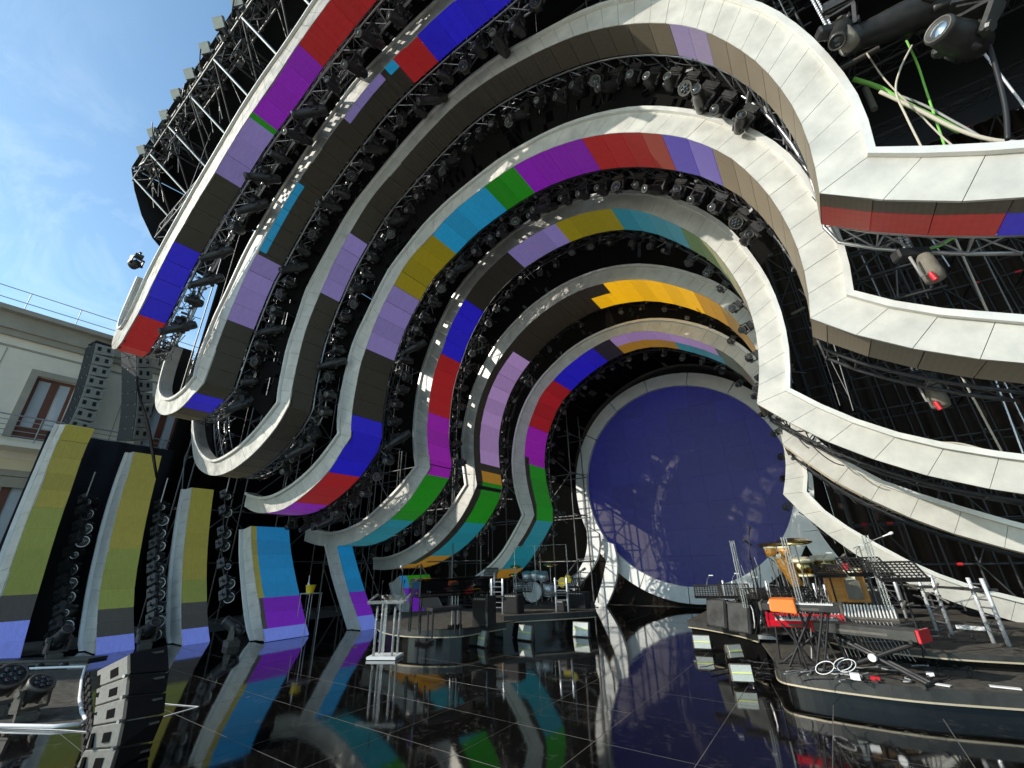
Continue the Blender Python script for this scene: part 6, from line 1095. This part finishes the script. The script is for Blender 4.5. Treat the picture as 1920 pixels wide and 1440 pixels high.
# monitors
for (x, y, yaw, lab) in ((1352, 1176, -.5, 'dark wedge monitor, left of the pair on the back riser'), (1395, 1186, -.5, 'dark wedge monitor, right of the pair on the back riser')):
    t = thing('wedge_monitor', lab, 'monitor speaker', fl(x, y, .47)); t.rotation_euler = (0, 0, yaw)
    bevel(MB().hexa([Vector(p) for p in ((-.24, -.13, 0), (.24, -.13, 0), (.24, -.02, .52), (-.24, -.02, .52), (-.24, .2, 0), (.24, .2, 0), (.24, .12, .50), (-.24, .12, .50))]).build('cabinet', M['black'], t), .02)
    R = Matrix.Rotation(math.radians(-12), 3, 'X'); MB().box((0, -.085, .26), (.42, .012, .46), R).build('grille', M['fascia'], t); MB().tube([(.26, -.02, .1), (.29, -.02, .2), (.29, 0, .4), (.26, 0, .48)], .014, 8).build('handle', M['chrome'], t)
micstand(fl(1668, 1200, .31)+Vector((0, .2, 0)), 1.62, 'tall boom stand with big silver microphone at the upper right of the band', (.42, -.05, .16), 'white', 'steel')
micstand(fl(1585, 1190, .5)+Vector((0, .6, 0)), 1.1, 'thin bent microphone stand between the dark music stands', (.2, 0, .1), 'fixlight', 'steel')
micstand(fl(1478, 1180, .47), 1.25, 'black boom microphone in front of the orange drums', (-.3, 0, .28), 'black')
micstand(fl(1440, 1190, .47), 1.35, 'microphone boom aimed up at the bongos', (.05, .1, .35), 'black')
micstand(fl(1560, 1180, .5)+Vector((0, .3, 0)), .95, 'short microphone stand at the timbales', (-.22, .0, .18), 'black', 'steel')
micstand(fl(1640, 1176, .5)+Vector((0, .3, 0)), .8, 'chrome microphone arm above the long keyboard', (.25, -.05, .05), 'black', 'chrome')
pct = thing('percussion_rack', 'tangle of thin chrome and black percussion stands behind the keyboards', 'percussion rack')
for k in range(48):
    x = random.uniform(1425, 1560); a = fl(x, random.uniform(1150, 1185), .55); b = a+Vector((random.uniform(-.25, .25), random.uniform(-.1, .1), random.uniform(.5, 1.25))); pipe('rod', a, b, random.uniform(.006, .012), random.choice(('chrome', 'black', 'black', 'steel')), pct, 6)
t = thing('stool', 'round dark stool behind the red keyboard', 'stool', fl(1545, 1235, .31)); MB().lathe([(.16, .46), (.17, .5), (.15, .54)], 18).build('seat', M['cream'], t, True)
for k in range(4): a = k*PI/2+.4; MB().bar((.06*math.cos(a), .06*math.sin(a), .46), (.17*math.cos(a), .17*math.sin(a), 0), .012, 6).build('leg', M['chrome'], t)
for (x, y, z, w_, d_, h, lab) in ((1462, 1160, .5, .5, .35, .55, 'dark amplifier behind the orange cloth'), (1530, 1156, .5, .6, .4, .62, 'dark amplifier stack under the timbales'), (1640, 1158, .5, .5, .4, .6, 'dark amplifier right of the orange pair'), (1425, 1164, .5, .35, .3, .5, 'narrow dark box between monitors and percussion')):
    amp(x, y, z, w_, d_, h, 'black', lab, .2)
for (x, y, w_) in ((1700, 1130, .3), (1690, 1146, .25)):
    pass
fx = thing('clip_tools', 'cluster of chrome clamps and small pedals clipped on the rightmost central ladder', 'clamps', at(1722, 1122, 8.6))
for k in range(14):
    c = Vector((random.uniform(-.2, .25), random.uniform(-.1, .1), random.uniform(-.12, .12))); MB().bar(c, c+Vector((random.uniform(-.1, .1), random.uniform(-.1, .1), random.uniform(-.1, .1))), .014, 6).build('clamp', M[random.choice(('chrome', 'black', 'fixlight'))], fx)
# cables on the risers
def spaghetti(name, label, n, x0, x1, y0, y1, z, m, r=(.006, .011), kind='stuff', ln=60, cat='cables'):
    mb = MB()
    for _ in range(n):
        x, y = random.uniform(x0, x1), random.uniform(y0, y1); P_ = []; a = random.uniform(0, 6.28)
        for k in range(5): P_.append((x, y)); a += random.uniform(-1, 1); x += math.cos(a)*ln*.35; y += math.sin(a)*ln*.07; x = max(x0-20, min(x1+20, x)); y = max(y0-3, min(y1+3, y))
        rr = random.uniform(*r); mb.tube(smooth([fl(px_, py_, z+rr+random.uniform(0, .015)) for px_, py_ in P_], 14), rr, 5)
    return tag(mb.build(name, M[m], None, True), label, cat, None, kind)
spaghetti('floor_cables', 'tangle of black cables on the upper carpeted riser', 26, 1560, 1880, 1168, 1205, uz, 'cable')
spaghetti('floor_cables', 'grey cables scattered on the upper carpeted riser', 12, 1560, 1850, 1170, 1200, uz, 'greycable')
spaghetti('floor_cables', 'tangle of black cables on the front riser below the keyboards', 30, 1480, 1800, 1240, 1276, .31, 'cable')
spaghetti('floor_cables', 'grey cables on the front riser below the keyboards', 14, 1490, 1720, 1240, 1275, .31, 'greycable')
spaghetti('floor_cables', 'cables lying under the piano riser', 10, 760, 900, 1196, 1212, .0, 'white', (.004, .007), ln=30)
spaghetti('floor_cables', 'cables hanging around the floodlights under the right risers', 16, 1320, 1440, 1225, 1275, .02, 'cable', ln=40)
wc = thing('cable_coil', 'white coiled cable with a white power strip on the front riser', 'cable')
for k, (x, y) in enumerate(((1549, 1262), (1583, 1255), (1590, 1258))):
    c = fl(x, y, .34); MB().tube([c+Vector(((.11)*math.cos(a*PI/8), .05*math.sin(a*PI/8), .06+.07*math.sin(a*PI/8+.5))) for a in range(17)], .006, 6).build('loop', M['white'], wc, True)
MB().box(fl(1603, 1268, .36), (.10, .08, .07)).build('power_strip', M['white'], wc)
for (x, y, z, m_, dims, lab, nm, cat) in ((1760, 1283, .32, 'white', (.22, .09, .012), 'white paper sheet lying on the front riser edge', 'paper_sheet', 'paper'), (1885, 1289, .32, 'white', (.26, .09, .012), 'second white sheet near the right edge of the front riser', 'paper_sheet', 'paper'),
        (1744, 1264, .34, 'white', (.08, .06, .05), 'small white plug box on the front riser', 'plug_box', 'plug'), (1641, 1272, .33, 'red', (.10, .07, .04), 'small red box under the X stand', 'red_box', 'box'), (1820, 1177, uz+.08, 'white', (.36, .07, .06), 'bundle of white rolled cables on the upper riser between the ladders', 'cable_bundle', 'cables')):
    p = fl(x, y, z); t_ = bevel(MB().box((0, 0, 0), dims).build(nm, M[m_]), .004); t_.location = p; t_.rotation_euler = (0, 0, random.uniform(-.4, .4)); tag(t_, lab, cat)

# ------------------------------------------------------------ hoists, bags, cables at right
def hoist(x, y, Y, s, label, red=True):
    c = at(x, y, Y); t = thing('chain_hoist', label, 'chain hoist', c, 'chain hoists with canvas bags'); t.rotation_euler = (0, 0, .5)
    bevel(MB().box((0, 0, 0), (.62*s, .24*s, .24*s)).build('motor', M['black'], t), .02)
    MB().lathe([(.10*s, 0), (.13*s, -.05*s), (.17*s, -.45*s), (.16*s, -.60*s), (.06*s, -.64*s)], 12, rot_to((0, .0, 1)), (.12*s, -.1*s, -.10*s)).build('canvas_bag', M['bag'], t, True)
    k_ = MB()
    for i in range(26): z = .12+i*.05; k_.lathe([(.010, -.022), (.018, 0), (.010, .022)], 6, None, (-.05*s, 0, z)); k_.lathe([(.010, -.022), (.018, 0), (.010, .022)], 6, None, (.05*s, 0, z+.02))
    k_.build('chain', M['ladder'], t, True)
    pipe('hanging_wire', (-.05*s, 0, 1.4), (-.05*s, .1, 7), .010, 'ladder', t, 5)
    if red: MB().tube([(-.2*s, -.1, -.1), (-.18*s, -.12, -.4), (-.05*s, -.14, -.62*s)], .016, 6).build('power_lead', M['greycable'], t, True); MB().bar((-.05*s, -.14, -.62*s), (-.02*s, -.15, -.80*s), .045*s, 10).build('red_plug', M['red'], t)
    return t
hoist(1708, 478, 6.2, .60, 'chain hoist with grey canvas bag and red plug below the upper right arch')
hoist(1722, 710, 8.3, .68, 'chain hoist with grey bag and red plug between the two long right flares')
hoist(1560, 60, 4.9, .55, 'dark chain hoist bag hanging at the top edge right of the great arch', False)
def cablerun(name, label, pts, Y, r, m, cat='cable'):
    P_ = [at(x, y, Y+dy) for x, y, dy in pts]; return tag(MB().tube(smooth(P_, 30), r, 8).build(name, M[m], None, True), label, cat)
cablerun('green_cable', 'thick bright green cable crossing the upper right opening', [(1600, 148, 0), (1650, 165, .1), (1690, 190, .1), (1740, 215, .1), (1800, 246, .1)], 5.6, .030, 'green')
cablerun('green_cable', 'thin green cable hanging from the big spotlight', [(1695, 66, 0), (1720, 120, 0), (1735, 165, 0), (1760, 240, 0), (1775, 285, 0)], 5.7, .012, 'green')
cablerun('beige_rope', 'beige rope bundle sweeping to the right edge above the white flare', [(1650, 172, 0), (1720, 205, 0), (1790, 240, 0), (1860, 262, 0), (1960, 270, 0)], 5.45, .020, 'beige')
cablerun('beige_rope', 'second beige rope beside the green cable', [(1655, 168, 0), (1730, 196, 0), (1800, 234, 0), (1870, 268, 0), (1960, 266, 0)], 5.7, .013, 'greycable')
cablerun('beige_rope', 'pale rope hanging in an S past the long barrel spotlight', [(1710, 85, 0), (1688, 130, 0), (1680, 172, 0), (1700, 220, 0), (1735, 290, 0)], 5.3, .011, 'beige')
cablerun('beige_rope', 'pale rope running down from the upper arch to the white flare', [(1625, 100, 0), (1660, 150, 0), (1720, 210, 0), (1765, 255, 0), (1800, 284, 0)], 5.5, .009, 'beige')
cablerun('black_cable', 'black cable bundle hanging at the right edge of the opening', [(1850, 70, 0), (1868, 130, 0), (1885, 200, 0), (1890, 262, 0)], 5.2, .022, 'cable')
cablerun('green_cable', 'green cable under the red LED flare', [(1735, 468, 0), (1760, 462, 0), (1785, 448, 0), (1800, 442, 0)], 6.6, .016, 'green')
cablerun('beige_rope', 'coiled pale rope lying on the third flare at right', [(1765, 830, 0), (1800, 832, 0), (1840, 842, 0), (1850, 846, 0), (1800, 838, 0), (1770, 834, 0)], 9.35, .018, 'beige')
ch = thing('hanging_chains', 'bright chains and wires hanging in the openings at upper right', 'chains')
for (x0, y0, x1, y1, Y, r, m_) in ((1830, 80, 1925, 205, 5.9, .013, 'ladder'), (1790, 445, 1880, 650, 7.5, .014, 'beige'), (1745, 446, 1780, 500, 7.4, .010, 'ladder'), (1800, 700, 1880, 850, 9.8, .016, 'beige'), (1862, 700, 1918, 850, 9.9, .014, 'ladder'), (1875, 700, 1925, 800, 9.6, .010, 'ladder'),
        (1700, 460, 1740, 560, 7.6, .010, 'steel'), (1620, 420, 1680, 560, 7.4, .008, 'steel'), (1540, 640, 1590, 740, 9.6, .008, 'steel'), (1550, 600, 1600, 770, 9.6, .010, 'steel'), (1530, 620, 1575, 760, 9.6, .009, 'steel'), (1680, 500, 1683, 560, 7.4, .014, 'steel'), (1830, 450, 1925, 640, 7.6, .010, 'steel')):
    pipe('chain', at(x1, y1, Y), at(x0, y0, Y), r, m_, ch, 6)
ar = thing('outrigger_pipes', 'short pale pipe ends sticking out beside the arch rims', 'pipes')
for (x, y, Y, dx) in ((1575, 130, 5.6, .45), (1590, 445, 6.9, .32), (1420, 490, 9.2, .30), (1484, 590, 9.4, .25), (1318, 255, 6.9, .25), (1640, 205, 5.6, .05)):
    p = at(x, y, Y); pipe('pipe_end', p, p+Vector((dx, .1, .12 if dx > .1 else .5)), .035, 'fixlight', ar)
